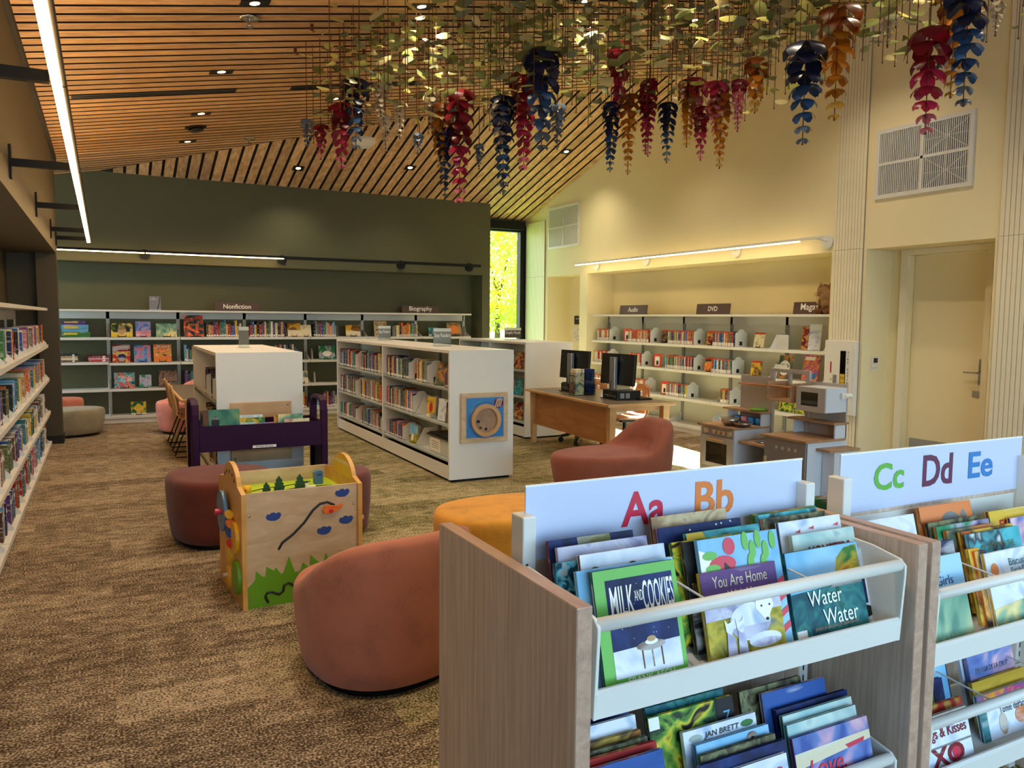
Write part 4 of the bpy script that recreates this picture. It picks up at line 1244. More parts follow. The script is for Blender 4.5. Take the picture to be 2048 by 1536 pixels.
B(.13, .36, -.0655, -.0635, .10, .33).build("cover_pane", "acrylic", t) if False else None
bd = patch(t, ell(.385, .375, .05, .05, 24), "sp_crimson", -.0352, "round_emblem")
for q in range(4): patch(t, [(.345 + q * .018, .335), (.353 + q * .018, .335), (.375 + q * .016, .412), (.367 + q * .016, .412)], "sp_cream", -.036, "emblem_stripe")
for nm, mt, rad, a0, a1, cnt in (("printed_arc", "letter_green", .185, 2.6, 1.75, 16), ("printed_arc", "sp_navy", .17, 3.6, 1.0, 44), ("printed_arc", "sp_navy", .172, 3.8, 5.3, 26)):
    mk = MB(); rq = random.Random(cnt)
    for i in range(cnt):
        a = a0 + (a1 - a0) * i / cnt; hh = rq.uniform(.004, .009)
        c0 = Vector((.245 + rad * math.cos(a), -.0352, .215 + rad * math.sin(a))); rd = Vector((math.cos(a), 0, math.sin(a))) * hh; tg = Vector((-math.sin(a), 0, math.cos(a))) * .0028
        mk.add([c0 - tg - rd * .5, c0 + tg - rd * .5, c0 + tg + rd * .5, c0 - tg + rd * .5], [(0, 1, 2, 3)])
    mk.build(nm, mt, t)

# graphic novel case and left short case
FG = Fr(4.80, 11.1, -PI / 2)
island("graphic_novel_case", "white two-sided graphic novel case behind the computer desk", 4.80, 8.95, 11.1, .70, -1, [1.07], LE)
GG = "graphic novels in the white case"
for lv in range(3):
    n = row(FG, .06, .8, .03, LE[lv], .19, .23, .02, .04, .17, "%s shelf of graphic novel case" % ("top", "middle", "bottom")[lv], "graphic novel", group=GG)
    n = row(FG, 1.12, 1.45, .03, LE[lv], .19, .23, .02, .04, .17, "%s shelf of graphic novel case" % ("top", "middle", "bottom")[lv], "graphic novel", group=GG, start=n)
    bookend(FG, 1.5, .015, LE[lv], "white support on the %s shelf of the graphic novel case" % ("top", "middle", "bottom")[lv], .22, .18)
    cover_book("display_book", "%s comic face out on the %s shelf of the graphic novel case" % (("dark red", "pale blue", "purple")[lv], ("top", "middle", "bottom")[lv]), "book", FG.w(1.72, .04, LE[lv] + .007), FG.rz + .3, .16, .23, .015, ("comic", "aqua", "comic")[lv], .3, GG)
FS = Fr(.81, 8.78, -PI / 2)
island("short_book_case", "short cream two-sided case with a wooden board on its end", .81, 6.87, 8.78, .695, -1, [], [.82, .21])
SG = "dark books in the short cream case"
n = row(FS, .75, .98, .03, .82, .22, .27, .025, .05, .19, "upper shelf of short cream case", "reference book", group=SG, names=["black", "brown", "navy", "crimson", "tan"])
n = row(FS, 1.2, 1.45, .03, .82, .22, .27, .025, .05, .19, "upper shelf of short cream case", "reference book", group=SG, names=["black", "brown", "navy", "crimson", "tan"], start=n)
row(FS, .75, 1.3, .03, .47, .2, .26, .03, .05, .19, "middle shelf of short cream case", "reference book", group=SG, names=["black", "brown", "navy", "olive", "tan"])
row(FS, .9, 1.5, .03, .21, .2, .24, .03, .05, .19, "lower shelf of short cream case", "reference book", group=SG, names=["black", "brown", "navy", "olive", "tan"])
o = B(.86 - .81, 8.7 - 8.78 + 0, 0, .3, 0, .02).build("shelf", "white_steel") if False else None
sh = bpy.data.objects.get("short_book_case")
MB().box(.045, 1.86, .004, .31, .45, .47).build("shelf", "white_steel", sh)
bookend(FS, 1.02, .015, .82, "peaked support among the dark books, upper shelf of the short cream case", .24, .2)
bookend(FS, 1.50, .015, .82, "peaked support nearest the end panel, upper shelf of the short cream case", .24, .2)
t = thing("end_board", "plain wooden board fixed to the end of the short cream case", "board", (.91, 6.862, .34))
MB().box(0, .495, -.018, 0, 0, .495).build("panel", "maple", t, bevel=.004)
MB().cyl((.03, -.021, .03), (.03, -.018, .03), .008).cyl((.465, -.021, .465), (.465, -.018, .465), .008).build("bolt", "chrome", t)

def holder(label, loc, w, h, text, tw=.9, rz=0.0, plate="sign_grey"):
    t = thing("sign_holder", label, "sign holder", loc, rz)
    MB().box(0, w, 0, .006, .03, h).build("card", plate, t)
    MB().box(-.003, w + .003, -.004, .010, .0, .03).box(-.003, w + .003, -.05, .06, 0, .004).build("acrylic_base", "acrylic", t)
    MB().box(-.002, w + .002, -.003, -.001, .03, h + .004).build("acrylic_front", "acrylic", t)
    MB().box(0, w, -.0012, -.0002, h - .035, h).build("pale_edge", "white_lam", t)
    if text: letters(t, text, w / 2, h * .58, w=w * tw, h=.055, mat="white_print", y=-.0034)
    return t
holder("acrylic easy readers sign, farther one on the long case", (3.21, 10.1, 1.2512), .17, .19, "Easy Readers")
holder("acrylic easy readers sign, nearer one on the long case", (3.12, 7.9, 1.2512), .20, .19, "Easy Readers")
holder("brown acrylic graphic novels sign on its case", (5.02, 10.0, 1.2512), .26, .17, "Graphic Novels", plate="sign_brown")
holder("blank beige acrylic sign on the short cream case", (1.14, 7.9, 1.2512), .10, .20, None, rz=.3)

# ================================================================== SEATING
def pebble(name, label, cat, loc, rz, L, W, seat, back, fab, group=None, egg=.14, wrap=-.25, plinth=True):
    """soft lounge piece; front is local +x; back > 0 grows a wrap-around backrest at local -x"""
    t = thing(name, label, cat, loc, rz, group)
    n = 56
    def hb(th):
        if not back: return 0.0
        c = (-math.cos(th) - wrap) / (1 - wrap)
        c = max(0.0, min(1.0, c)); c = c * c * (3 - 2 * c)
        return back * c
    def ring(s, zf):
        out = []
        for i in range(n):
            th = 2 * PI * i / n
            cx, sy = math.cos(th), math.sin(th)
            p = 2.35
            q = (abs(cx) ** p + abs(sy) ** p) ** (-1 / p)
            x = L / 2 * cx * q * s; yv = W / 2 * sy * q * s * (1 - egg * cx)
            out.append((x, yv, zf(th)))
        return out
    def K(th): return hb(th) / back if back else 0.0
    mb = MB()
    rings = [ring(.86, lambda th: .035), ring(.905, lambda th: .045), ring(.945, lambda th: .12), ring(.98, lambda th: .22), ring(1.0, lambda th: seat * .8 + hb(th) * .35),
             ring(.998, lambda th: seat - .05 + hb(th) * .8), ring(.985, lambda th: seat - .022 + hb(th) * .97), ring(.955, lambda th: seat - .004 + hb(th))]
    mb.v += [p for r in rings for p in r]
    extra = []
    for (sa, sb, zf) in ((.90, .03, lambda th: seat + .003 + hb(th) * 1.0), (.85, .09, lambda th: seat + .005 + hb(th) * .88), (.80, .13, lambda th: seat + .006 + hb(th) * .35), (.74, .15, lambda th: seat + .008 + hb(th) * .03),
                         (.5, .1, lambda th: seat + .014), (.2, .04, lambda th: seat + .016)):
        r = []
        for i in range(n):
            th = 2 * PI * i / n
            cx, sy = math.cos(th), math.sin(th); p = 2.35
            q = (abs(cx) ** p + abs(sy) ** p) ** (-1 / p)
            s = sa - sb * K(th)
            r.append((L / 2 * cx * q * s, W / 2 * sy * q * s * (1 - egg * cx), zf(th)))
        extra.append(r)
    for r in extra: mb.v += r
    nr = len(rings) + len(extra)
    for i in range(nr - 1):
        for k_ in range(n):
            mb.f.append((i * n + k_, i * n + (k_ + 1) % n, (i + 1) * n + (k_ + 1) % n, (i + 1) * n + k_)); mb.m.append(0)
    mb.f.append(tuple(range(n - 1, -1, -1))); mb.m.append(0)
    mb.f.append(tuple(range((nr - 1) * n, nr * n))); mb.m.append(0)
    mb.build("upholstery", fab, t, True)
    pl = MB()
    a = ring(.80, lambda th: 0.0); b = ring(.82, lambda th: .037)
    pl.v += a + b
    for k_ in range(n): pl.f.append((k_, (k_ + 1) % n, n + (k_ + 1) % n, n + k_)); pl.m.append(0)
    pl.f.append(tuple(range(n - 1, -1, -1))); pl.m.append(0)
    pl.build("plinth", "black_plastic", t)
    if back:
        th = PI + .62
        pts = []
        cx, sy = math.cos(th), math.sin(th); p = 2.35; q = (abs(cx) ** p + abs(sy) ** p) ** (-1 / p)
        for s, z in ((.905, .046), (.945, .12), (.982, .22), (.996, .28)):
            pts.append((L / 2 * cx * q * s * 1.0015, W / 2 * sy * q * s * (1 - egg * cx) * 1.0015, z))
        MB().tube(pts, .0022, 5).build("seam", "fab_maroon", t)
    return t
pebble("lounge_chair", "terracotta fabric lounge chair seen from behind, nearest to the picture book bins", "chair", (1.06, 3.37, 0), math.radians(104), .84, .72, .38, .28, "fab_terracotta", wrap=-.62)
pebble("lounge_chair", "rust lounge chair facing left beside the play kitchen", "chair", (4.06, 5.92, 0), math.radians(178), 1.16, .78, .36, .28, "fab_rust", wrap=.25)
pebble("ottoman", "dark maroon round ottoman left of the activity cube", "ottoman", (.70, 5.80, 0), .2, .70, .72, .46, 0, "fab_maroon", "maroon ottomans")
pebble("ottoman", "dark maroon round ottoman right of the activity cube", "ottoman", (1.40, 5.55, 0), .5, .60, .56, .46, 0, "fab_maroon", "maroon ottomans")
pebble("ottoman", "mustard yellow ottoman behind the alphabet bins", "ottoman", (2.18, 4.22, 0), .12, .98, .66, .42, 0, "fab_mustard")
pebble("ottoman", "grey-green ottoman in the nook beside the brown column", "ottoman", (-.40, 11.62, 0), .3, .78, .62, .345, 0, "fab_greige")
pebble("lounge_chair", "salmon pink lounge chair behind the grey-green ottoman", "chair", (-.60, 12.27, 0), .25, .66, .5, .42, .2, "fab_pink")
pebble("lounge_chair", "dusty pink tub chair behind the study table", "chair", (.95, 11.42, 0), math.radians(-150), .75, .7, .42, .26, "fab_pink", wrap=-.4)

# ================================================================== TABLES, DESK, CHAIRS
def desk(name, label, loc, rz, W, L, h, modesty):
    """wooden table: local x = width (W), local y = length (L)"""
    t = thing(name, label, "desk", loc, rz)
    MB().box(.03, W - .03, .03, L - .03, h - .004, h + .001).build("laminate", "desk_lam", t)
    MB().box(0, W, 0, .03, h - .03, h).box(0, W, L - .03, L, h - .03, h).box(0, .03, .03, L - .03, h - .03, h).box(W - .03, W, .03, L - .03, h - .03, h).box(.03, W - .03, .03, L - .03, h - .03, h - .004).build("edge_frame", "maple", t, bevel=.006)
    for x in (.05, W - .13):
        for y in (.05, L - .13):
            ox = .02 if x < .1 else -.02
            MB().add([(x + .01, y + .01, 0), (x + .065, y + .01, 0), (x + .065, y + .065, 0), (x + .01, y + .065, 0), (x, y, h - .03), (x + .08, y, h - .03), (x + .08, y + .08, h - .03), (x, y + .08, h - .03)],
                     [(0, 3, 2, 1), (4, 5, 6, 7), (0, 1, 5, 4), (1, 2, 6, 5), (2, 3, 7, 6), (3, 0, 4, 7)]).build("leg", "maple", t)
    B(.06, W - .06, .12, .14, h - .09, h - .03).build("apron", "maple", t); B(.06, W - .06, L - .14, L - .12, h - .09, h - .03).build("apron", "maple", t)
    if modesty:
        MB().prism([(.14, h - .42), (.17, h - .44), (L - .17, h - .44), (L - .14, h - .42), (L - .14, h - .05), (.14, h - .05)], 'x', .09, .11).build("modesty_panel", "chair_ply", t)
    return t
desk("computer_desk", "maple computer desk with dark top and hanging front panel", (4.58, 6.74, 0), math.radians(-3.5), .84, 2.06, .675, True)
desk("study_table", "maple study table with grey top beyond the short cream case", (.69, 8.90, 0), 0, .80, 2.0, .675, False)
FD = Fr(4.58, 6.74, math.radians(-3.5))
def shell_chair(name, label, loc, rz, base, ply, group=None, seat=.42, back=.78):
    t = thing(name, label, "chair", loc, rz, group)    # front is local -y
    prof = [(-.21, seat - .015), (-.19, seat + .005), (-.08, seat + .002), (.06, seat - .008), (.14, seat + .005), (.185, seat + .05), (.20, seat + .11), (.215, seat + .2), (.235, seat + .3), (.25, back)]
    mb = MB(); nx = 9
    vs = []
    for j, (y, z) in enumerate(prof):
        wv = .215 if j < 5 else (.20 if j < 8 else .175)
        for i in range(nx):
            u = -1 + 2 * i / (nx - 1)
            curve = .018 * u * u
            vs.append((u * wv, y - (curve if j > 5 else 0), z + (curve * .6 if j <= 5 else 0)))
    m0 = len(vs)
    vs2 = [(x, y + (.012 if z > seat + .05 else .0), z - (.012 if z <= seat + .05 else 0)) for x, y, z in vs]
    mb.v = vs + vs2
    for j in range(len(prof) - 1):
        for i in range(nx - 1):
            a = j * nx + i
            mb.f.append((a, a + 1, a + nx + 1, a + nx)); mb.m.append(0)
            mb.f.append((m0 + a + nx, m0 + a + nx + 1, m0 + a + 1, m0 + a)); mb.m.append(0)
    R_ = len(prof)
    rim = [j * nx for j in range(R_)] + [(R_ - 1) * nx + i for i in range(1, nx)] + [j * nx + nx - 1 for j in range(R_ - 2, -1, -1)] + list(range(nx - 2, 0, -1))
    for a, b in zip(rim, rim[1:] + rim[:1]):
        mb.f.append((a, b, m0 + b, m0 + a)); mb.m.append(1)
    mb.build("shell", [ply, "maple"], t, True)
    if base == "star":
        hole = [(.028 * math.cos(2 * PI * i / 10) * (1 if i % 2 else .45), seat + .27 + .034 * math.sin(2 * PI * i / 10) * (1 if i % 2 else .45)) for i in range(10)]
        MB().prism(hole, 'y', .205, .245).build("handle_cutout", "white_lam", t)
    if base == "sled":
        for s in (-1, 1):
            MB().tube([(s * .16, -.12, seat - .02), (s * .19, -.2, .03), (s * .19, -.19, .012), (s * .19, .2, .012), (s * .19, .22, .03), (s * .16, .08, seat - .02)], .008, 6).build("leg", "black_metal", t)
        MB().tube([(-.18, -.1, seat - .022), (.18, -.1, seat - .022)], .008, 6).tube([(-.18, .08, seat - .022), (.18, .08, seat - .022)], .008, 6).build("crossbar", "black_metal", t)
    else:
        MB().cyl((0, 0, .12), (0, 0, seat - .02), .022).build("gas_column", "black_metal", t)
        MB().box(-.1, .1, -.1, .1, seat - .045, seat - .02).build("seat_plate", "black_metal", t)
        for q in range(5):
            a = 2 * PI * q / 5 + .3
            dx, dy = math.cos(a), math.sin(a)
            lg = MB().tube([(dx * .02, dy * .02, .13), (dx * .16, dy * .16, .115), (dx * .29, dy * .29, .075)], .018, 8).build("leg", "black_plastic", t)
            MB().cyl((dx * .29 - dy * .025, dy * .29 + dx * .025, .035), (dx * .29 + dy * .025, dy * .29 - dx * .025, .035), .034, n=14).cyl((dx * .29, dy * .29, .05), (dx * .29, dy * .29, .075), .01).build("caster", "black_plastic", lg)
    return t
shell_chair("task_chair", "plywood task chair tucked at the laptop end of the desk", (5.36, 7.55, 0), math.radians(-94), "star", "chair_ply", "task chairs at the computer desk", .42, .80)
shell_chair("task_chair", "plywood task chair at the far computer", (5.36, 8.42, 0), math.radians(-86), "star", "chair_ply", "task chairs at the computer desk", .42, .80)
shell_chair("sled_chair", "nearer honey plywood chair with black sled legs at the study table", (.87, 9.45, 0), math.radians(90), "sled", "maple", "sled chairs at the study table", .42, .80)
shell_chair("sled_chair", "farther honey plywood chair with black sled legs at the study table", (.87, 10.20, 0), math.radians(90), "sled", "maple", "sled chairs at the study table", .42, .80)
# computers
def computer(label_m, label_p, x, y):
    z = .677
    p = thing("desktop_computer", label_p, "computer", FD.w(x - .02, y - .36, z), FD.rz, "desktop computers on the desk")
    MB().box(0, .30, 0, .31, 0, .10).build("case", "black_plastic", p, bevel=.004)
    pts = MB()
    for q in range(4): pts.box(-.002, 0, .03 + q * .05, .055 + q * .05, .03, .05)
    for q in range(2): pts.box(.04 + q * .07, .09 + q * .07, -.002, 0, .02, .075)
    pts.build("rear_ports", "silver", p)
    MB().tube([(-.003, .05, .05), (-.05, .06, .07), (-.03, .1, .18), (.03, .18, .20)], .006, 6).tube([(-.003, .15, .05), (-.06, .17, .05), (-.05, .2, .008), (-.03, .3, .008)], .006, 6).build("cables", "black_plastic", p)
    m = thing("monitor", label_m, "monitor", FD.w(x + .06, y - .14, z + .10), FD.rz + math.radians(8), "monitors on the desk")
    MB().box(-.06, .16, -.13, .08, .002, .012).build("stand_foot", "silver", m)
    MB().box(-.022, .022, -.045, .045, .012, .36).build("stand_neck", "silver", m, bevel=.006)
    s = MB().prism([(-.30, .055), (.27, .055), (.27, .40), (-.30, .40)], 'x', .024, .06).build("panel", "black_plastic", m, bevel=.005)
    s.rotation_euler = (0, math.radians(4), 0)
    MB().box(.0605, .0615, -.29, .26, .065, .39).build("screen", "black_print", s)
    e = MB(); n = 20
    for i in range(n):
        a0, a1 = 2 * PI * i / n, 2 * PI * (i + 1) / n
        e.add([(.0235, -.07 + r * math.cos(a), .34 + r * math.sin(a)) for a in (a0, a1) for r in (.022, .026)], [(0, 1, 3, 2)])
    e.build("emblem_ring", "silver", s)
    co, fs, asp = _texts[("DELL", .02, 0)]
    MB().add([(.0232, -.07 - a * .03, .34 + b * .011) for a, _, b in co], fs).build("emblem_lettering", "silver", s)
computer("black monitor on silver stand, nearer one on the desk", "black desktop computer under the nearer monitor", .34, .72)
computer("black monitor on silver stand, farther one on the desk", "black desktop computer under the farther monitor", .30, 1.66)
t = thing("brochure_holder", "clear holder of brochures between the two computers", "brochure holder", FD.w(.14, .98, .677), FD.rz)
MB().box(0, .27, 0, .004, 0, .26).box(0, .004, 0, .16, 0, .26).box(.266, .27, 0, .16, 0, .26).box(0, .27, 0, .16, 0, .004).build("tray", "acrylic", t)
for q, (k_, xa, xb, nm) in enumerate((("pastel", .01, .125, "brochure_stack"), ("night", .145, .26, "brochure_stack"))):
    B(xa, xb, .02, .14, .005, .30).build(nm, "art_" + k_, t)
MB().box(-.002, -.001, .02, .14, .02, .15).build("photo_print", "art_dusk", t)
MB().box(-.003, -.0021, .03, .13, .22, .23).build("title_line", "black_print", t)
t = thing("keyboard", "thin black keyboard lying at the near end of the computer desk", "keyboard", FD.w(.57, .30, .677), FD.rz + math.radians(4))
MB().box(0, .17, 0, .40, 0, .016).build("keyboard_base", "black_plastic", t, bevel=.003)
kk = MB()
for a in range(5):
    for b in range(13): kk.box(.012 + a * .03, .036 + a * .03, .012 + b * .029, .037 + b * .029, .016, .020)
o = kk.build("keys", "black_metal", t); o["kind"] = "stuff"
t = thing("power_cable", "thick black cable trailing under the computer desk", "cable", (5.25, 7.75, 0))
MB().tube([(0, 0, .012), (-.1, -.1, .012), (-.12, -.2, .05), (-.05, -.25, .12), (.0, -.25, .18)], .012, 8).build("cord", "black_plastic", t, True)

# ================================================================== ACTIVITY CUBE
t = thing("activity_cube", "wooden activity cube with clouds, airplane track and grass front", "toy", (.622, 4.28, 0), math.radians(3.2))
CW, CD, CH_ = .635, .60, .62
cube = t
B(.012, CW - .012, 0, .016, 0, CH_).build("front_panel", "birch_ply", t)
B(.012, CW - .012, CD - .016, CD, 0, CH_ + .01).build("rear_panel", "birch_ply", t)
def arch(x0, x1, nm, mat):
    top = [(CD + .01, CH_ - .0)]
    poly = [(-.015, 0), (CD + .015, 0), (CD + .015, CH_ + .0)]
    for i in range(15):
        a = PI * (i + 1) / 16
        poly.append((CD * .5 + (CD * .5) * .62 * math.cos(a) - .03, CH_ + .0 + .13 * math.sin(a)))
    poly.append((-.015, CH_))
    return MB().prism(poly, 'x', x0, x1, 0).build(nm, mat, t)
lp = arch(-.012, .012, "side_panel", "ply_edge")
rp_ = arch(CW - .012, CW + .012, "side_panel", "ply_edge")
for i in range(5):
    a = PI * (.15 + .7 * i / 4)
    MB().cyl((-.0135, CD * .47 + .14 * math.cos(a), CH_ + .02 + .055 * math.sin(a)), (-.0125, CD * .47 + .14 * math.cos(a), CH_ + .02 + .055 * math.sin(a)), .011, n=10).build("peg_hole", "charcoal", lp)
MB().add([(CW - .0125, CD * .5 + .17 * math.cos(PI * i / 14) - .03, CH_ + .005 + .11 * math.sin(PI * i / 14)) for i in range(15)], [tuple(range(15))]).build("yellow_arch_face", "sp_yellow", rp_)
plain("lime", (176, 206, 30), .4); plain("grass_green", (104, 160, 24), .4); plain("toy_blue", (36, 70, 140), .4); plain("toy_yellow", (240, 184, 36), .35); plain("toy_red", (206, 40, 36), .35)
plain("toy_orange", (238, 120, 40), .35); plain("fir_green", (18, 66, 30), .5); plain("wheel_blue", (78, 120, 160), .4)
tray = MB().box(.012, CW - .012, .016, CD - .016, CH_ - .085, CH_ - .07).build("tray", "lime", t)
gr = MB()
for pts in ([(.05, .12), (.16, .16), (.25, .3), (.4, .36), (.58, .33)], [(.08, .35), (.2, .42), (.34, .44), (.5, .5)], [(.2, .08), (.34, .2), (.5, .15), (.6, .25)]):
    gr.tube([(a, b, CH_ - .0695) for a, b in pts], .004, 5)
gr.build("tray_groove", "charcoal", tray)
def fir(x, y, s=1.0):
    poly = [(-.03, 0), (.03, 0), (.026, .012), (.032, .02), (.02, .03), (.026, .04), (.014, .05), (.019, .06), (.006, .075), (0, .085), (-.006, .075), (-.019, .06), (-.014, .05), (-.026, .04), (-.02, .03), (-.032, .02), (-.026, .012)]
    o = MB().prism([(a * s, b * s) for a, b in poly], 'y', -.009, .009).build("toy_tree", "fir_green", t); o.location = (x, y, CH_ - .07)
fir(.175, .23, .9); fir(.27, .33, 1.0); fir(.39, .33, 1.0)
o = MB().prism([(0, 0), (.05, 0), (.05, .07), (.04, .08), (.01, .08), (0, .07)], 'y', -.02, .02).build("toy_postbox", "wheel_blue", t); o.location = (.50, .42, CH_ - .07)
MB().box(.012, .04, -.022, -.0202, .05, .062).build("slot", "toy_blue", o)
o = MB().box(-.025, .025, -.01, .01, .012, .034).box(-.034, -.016, -.009, .009, .022, .05).box(-.02, -.01, -.009, .009, 0, .014).box(.012, .022, -.009, .009, 0, .014).build("toy_dog", "white_lam", t, bevel=.003); o.location = (.425, .22, CH_ - .07)
o = MB().box(-.02, .02, -.006, .006, 0, .012).build("track_peg", "fir_green", t); o.location = (.455, .46, CH_ - .07)
for (x, y, cl) in ((.085, .33, "toy_yellow"), (.10, .085, "toy_yellow"), (.155, .085, "toy_red")):
    o = MB().cyl((-.026, 0, .024), (.026, 0, .024), .024, n=16).build("toy_train_car", cl, t, True); o.location = (x, y, CH_ - .07)
    MB().cyl((-.008, -.025, .024), (-.008, -.0238, .024), .006, n=10).build("wheel_mark", "toy_red" if cl == "toy_yellow" else "toy_orange", o)
cl_poly = [(-.04, .0), (-.034, -.014), (-.015, -.022), (.012, -.024), (.032, -.014), (.042, .004), (.038, .016), (.026, .02), (.016, .014), (.004, .022), (-.012, .02), (-.018, .012), (-.032, .014)]
for (x, z) in ((.155, .485), (.535, .575), (.555, .42), (.43, .375)):
    MB().prism([(x + a, z + b) for a, b in cl_poly], 'y', -.003, .0).build("cloud", "toy_blue", t)
trk = [(.18, .30), (.20, .335), (.26, .375), (.32, .43), (.37, .495), (.41, .525), (.45, .53), (.49, .51)]
MB().tube([(a, .0, b) for a, b in trk], .007, 8).build("airplane_track", "black_print", t)
o = MB().prism([(-.055, -.006), (-.045, -.022), (-.01, -.026), (.03, -.012), (.05, .004), (.058, .022), (.044, .018), (.03, .012), (-.02, .02), (-.046, .016)], 'y', -.024, -.008).build("airplane", "toy_orange", t); o.location = (.475, 0, .495)
MB().cyl((-.012, -.036, -.01), (-.012, -.008, -.01), .011, n=12).build("knob", "letter_red", o)
for q in range(4): MB().cyl((-.02 + q * .013, -.0248, .008), (-.02 + q * .013, -.024, .008), .003, n=8).build("porthole", "toy_red", o)
gp = [(.012, 0), (CW - .012, 0), (CW - .012, .26), (.58, .24), (.555, .19), (.53, .25), (.505, .19), (.48, .21), (.465, .175), (.44, .245), (.425, .195), (.405, .195), (.355, .245), (.35, .175), (.31, .21), (.295, .165), (.265, .165), (.235, .255),
      (.205, .17), (.19, .165), (.165, .205), (.155, .19), (.115, .215), (.11, .165), (.095, .165), (.06, .2), (.055, .15), (.012, .11)]
MB().prism(gp, 'y', -.006, .0).build("grass_panel", "grass_green", t)
MB().tube([(a, -.006, b) for a, b in ((.12, .02), (.105, .055), (.115, .075), (.14, .075), (.18, .055), (.2, .07), (.205, .1), (.23, .11), (.27, .085), (.32, .07), (.4, .08), (.46, .05))], .007, 8).build("grass_track", "black_print", t)
for x, z in ((.03, .5), (CW - .035, .505), (.03, .05)): MB().lathe([(.0075, 0), (.006, .003), (0, .004)], n=10).build("bolt", "chrome", t)
for i, o in enumerate([c for c in t.children if c.name.startswith("bolt")]):
    o.location = ((.03, .0, .5), (CW - .035, .0, .505), (.03, -.006, .05))[i]; o.rotation_euler = (PI / 2, 0, 0)
def disc(y, z, r, mat, x0=-.012, th=.018, ring=True, parent=None):
    o = MB().cyl((x0 - th, y, z), (x0, y, z), r, n=28).build("gear", mat, t)
    if ring: MB().cyl((x0 - th - .004, y, z), (x0 - th, y, z), r * .6, n=20).build("hub", mat, o)
    return o
o = disc(.36, .46, .115, "wheel_blue", -.03, .02, False); MB().cyl((-.085, .33, .465), (-.05, .33, .465), .016, n=12).build("knob", "letter_red", o)
disc(.13, .36, .085, "toy_yellow", ring=False); disc(.10, .15, .09, "grass_green", ring=False); disc(.28, .24, .075, "toy_yellow"); o = disc(.27, .12, .075, "toy_yellow"); MB().cyl((-.06, .27, .12), (-.03, .27, .12), .01, n=10).build("knob", "birch_ply", o)
for y, z, m_ in ((.22, .47, "toy_yellow"), (.2, .425, "toy_orange"), (.2, .37, "toy_blue"), (.19, .315, "toy_red")): MB().cyl((-.03, y - .02, z), (-.03, y + .02, z), .022, n=14).build("roller", m_, t)
MB().cyl((CW + .012, .25, .53), (CW + .035, .25, .53), .15, n=32).build("side_wheel", "wheel_blue", t)
MB().cyl((CW + .012, .08, .40), (CW + .05, .08, .40), .014, n=12).build("side_knob", "birch_ply", t)

# ================================================================== BOOK CART
t = thing("book_cart", "dark purple steel book cart labelled for board books", "cart", (.57, 6.40, 0))
cart = t
W = 1.035; D = .42
for x in (0, W - .055):
    sgn = 0
    MB().prism([(0, .06), (.055, .06), (.055, .80), (.075, .85), (.13, .872), (D - .13, .872), (D - .075, .85), (D - .055, .80), (D - .055, .06), (D, .06), (D, .80), (D - .03, .875), (D - .12, .905), (.12, .905), (.03, .875), (0, .80)], 'x', x, x + .055).build("end_frame", "purple_steel", t, bevel=.008)
    MB().box(x + .02, x + .03, .055, D - .055, .08, .70).build("end_sheet", "purple_steel", t)
B(.055, W - .055, .0, .012, .55, .71).build("front_panel", "purple_steel", t)
B(.055, W - .055, .012, D - .012, .51, .525).build("bin_floor", "purple_steel", t)
B(.055, W - .055, -.006, .03, .515, .55).build("front_rail", "purple_steel", t)
B(.055, W - .055, D - .012, D, .55, .71).build("rear_panel", "purple_steel", t)
B(W * .5 - .006, W * .5 + .006, .012, D - .012, .525, .70).build("divider", "purple_steel", t)
B(.055, W - .055, D * .5 - .005, D * .5 + .005, .525, .68).build("divider", "purple_steel", t)
B(.055, W - .055, .02, D - .02, .14, .155).build("lower_shelf", "purple_steel", t)
B(.055, W - .055, .0, .02, .13, .19).build("lower_lip", "purple_steel", t)
for x in (.03, W - .03):
    for y in (.05, D - .05):
        MB().cyl((x - .015, y, .04), (x + .015, y, .04), .04, n=16).build("caster", "black_plastic", t)
lb = B(.44, .62, -.008, -.006, .522, .543).build("label_card", "white_print", t)
letters(lb, "BOARD BOOKS", .53, .5325, w=.13, mat="black_print", y=-.0086)
FC = Fr(.57, 6.40, 0)
for k_, x, y, wd, h, z, lab in (("tealgreen", .085, .03, .27, .30, .53, "tall teal picture book with dancing animal at the cart's left"), ("dusk", .07, .07, .27, .29, .53, "dark-spined book just behind the tall teal one"), ("pearl", .35, .15, .20, .235, .53, "pale pink board book in the cart's middle"),
                               ("jungle", .345, .09, .21, .22, .53, "green and yellow board book in the cart's middle"), ("mist", .35, .045, .13, .19, .53, "small grey-green board book in front of the yellow one"), ("seafoam", .66, .10, .20, .235, .53, "green patterned board book at the cart's right"),
                               ("pastel", .70, .05, .20, .20, .53, "board book with a white panda band at the cart's right"), ("sunset", .64, .16, .08, .22, .53, "orange board book edge behind the green patterned one"), ("bluecoral", .50, .06, .12, .18, .53, "red and blue board book near the cart's divider")):
    o = cover_book("board_book", lab, "board book", FC.w(x, y, z), 0, wd, h, .02, k_, .08, "board books in the purple cart")
    if k_ == "tealgreen": patch(o, ell(.17, .13, .045, .05), "sp_orange"); patch(o, ell(.09, .2, .03, .05), "sp_black"); patch(o, [(0, 0), (.05, 0), (.04, .3), (0, .3)], "sp_brown", -.0012)
    if k_ == "pastel": patch(o, [(0, .12), (.2, .12), (.2, .155), (0, .155)], "letter_blue"); patch(o, ell(.1, .14, .03, .018), "white_print", -.0015)
for i, (k_, x, wd, lab) in enumerate((("kraft", .36, .26, "brown book lying on the cart's lower shelf"), ("night", .66, .28, "dark blue book lying on the cart's lower shelf"))):
    t = thing("board_book", lab, "board book", FC.w(x, .06, .156), 0, "board books in the purple cart")
    B(0, wd, 0, .2, 0, .03).build("cover", "art_" + k_, t); B(.004, wd - .004, -.001, .0, .004, .026).build("pages", "paper", t)

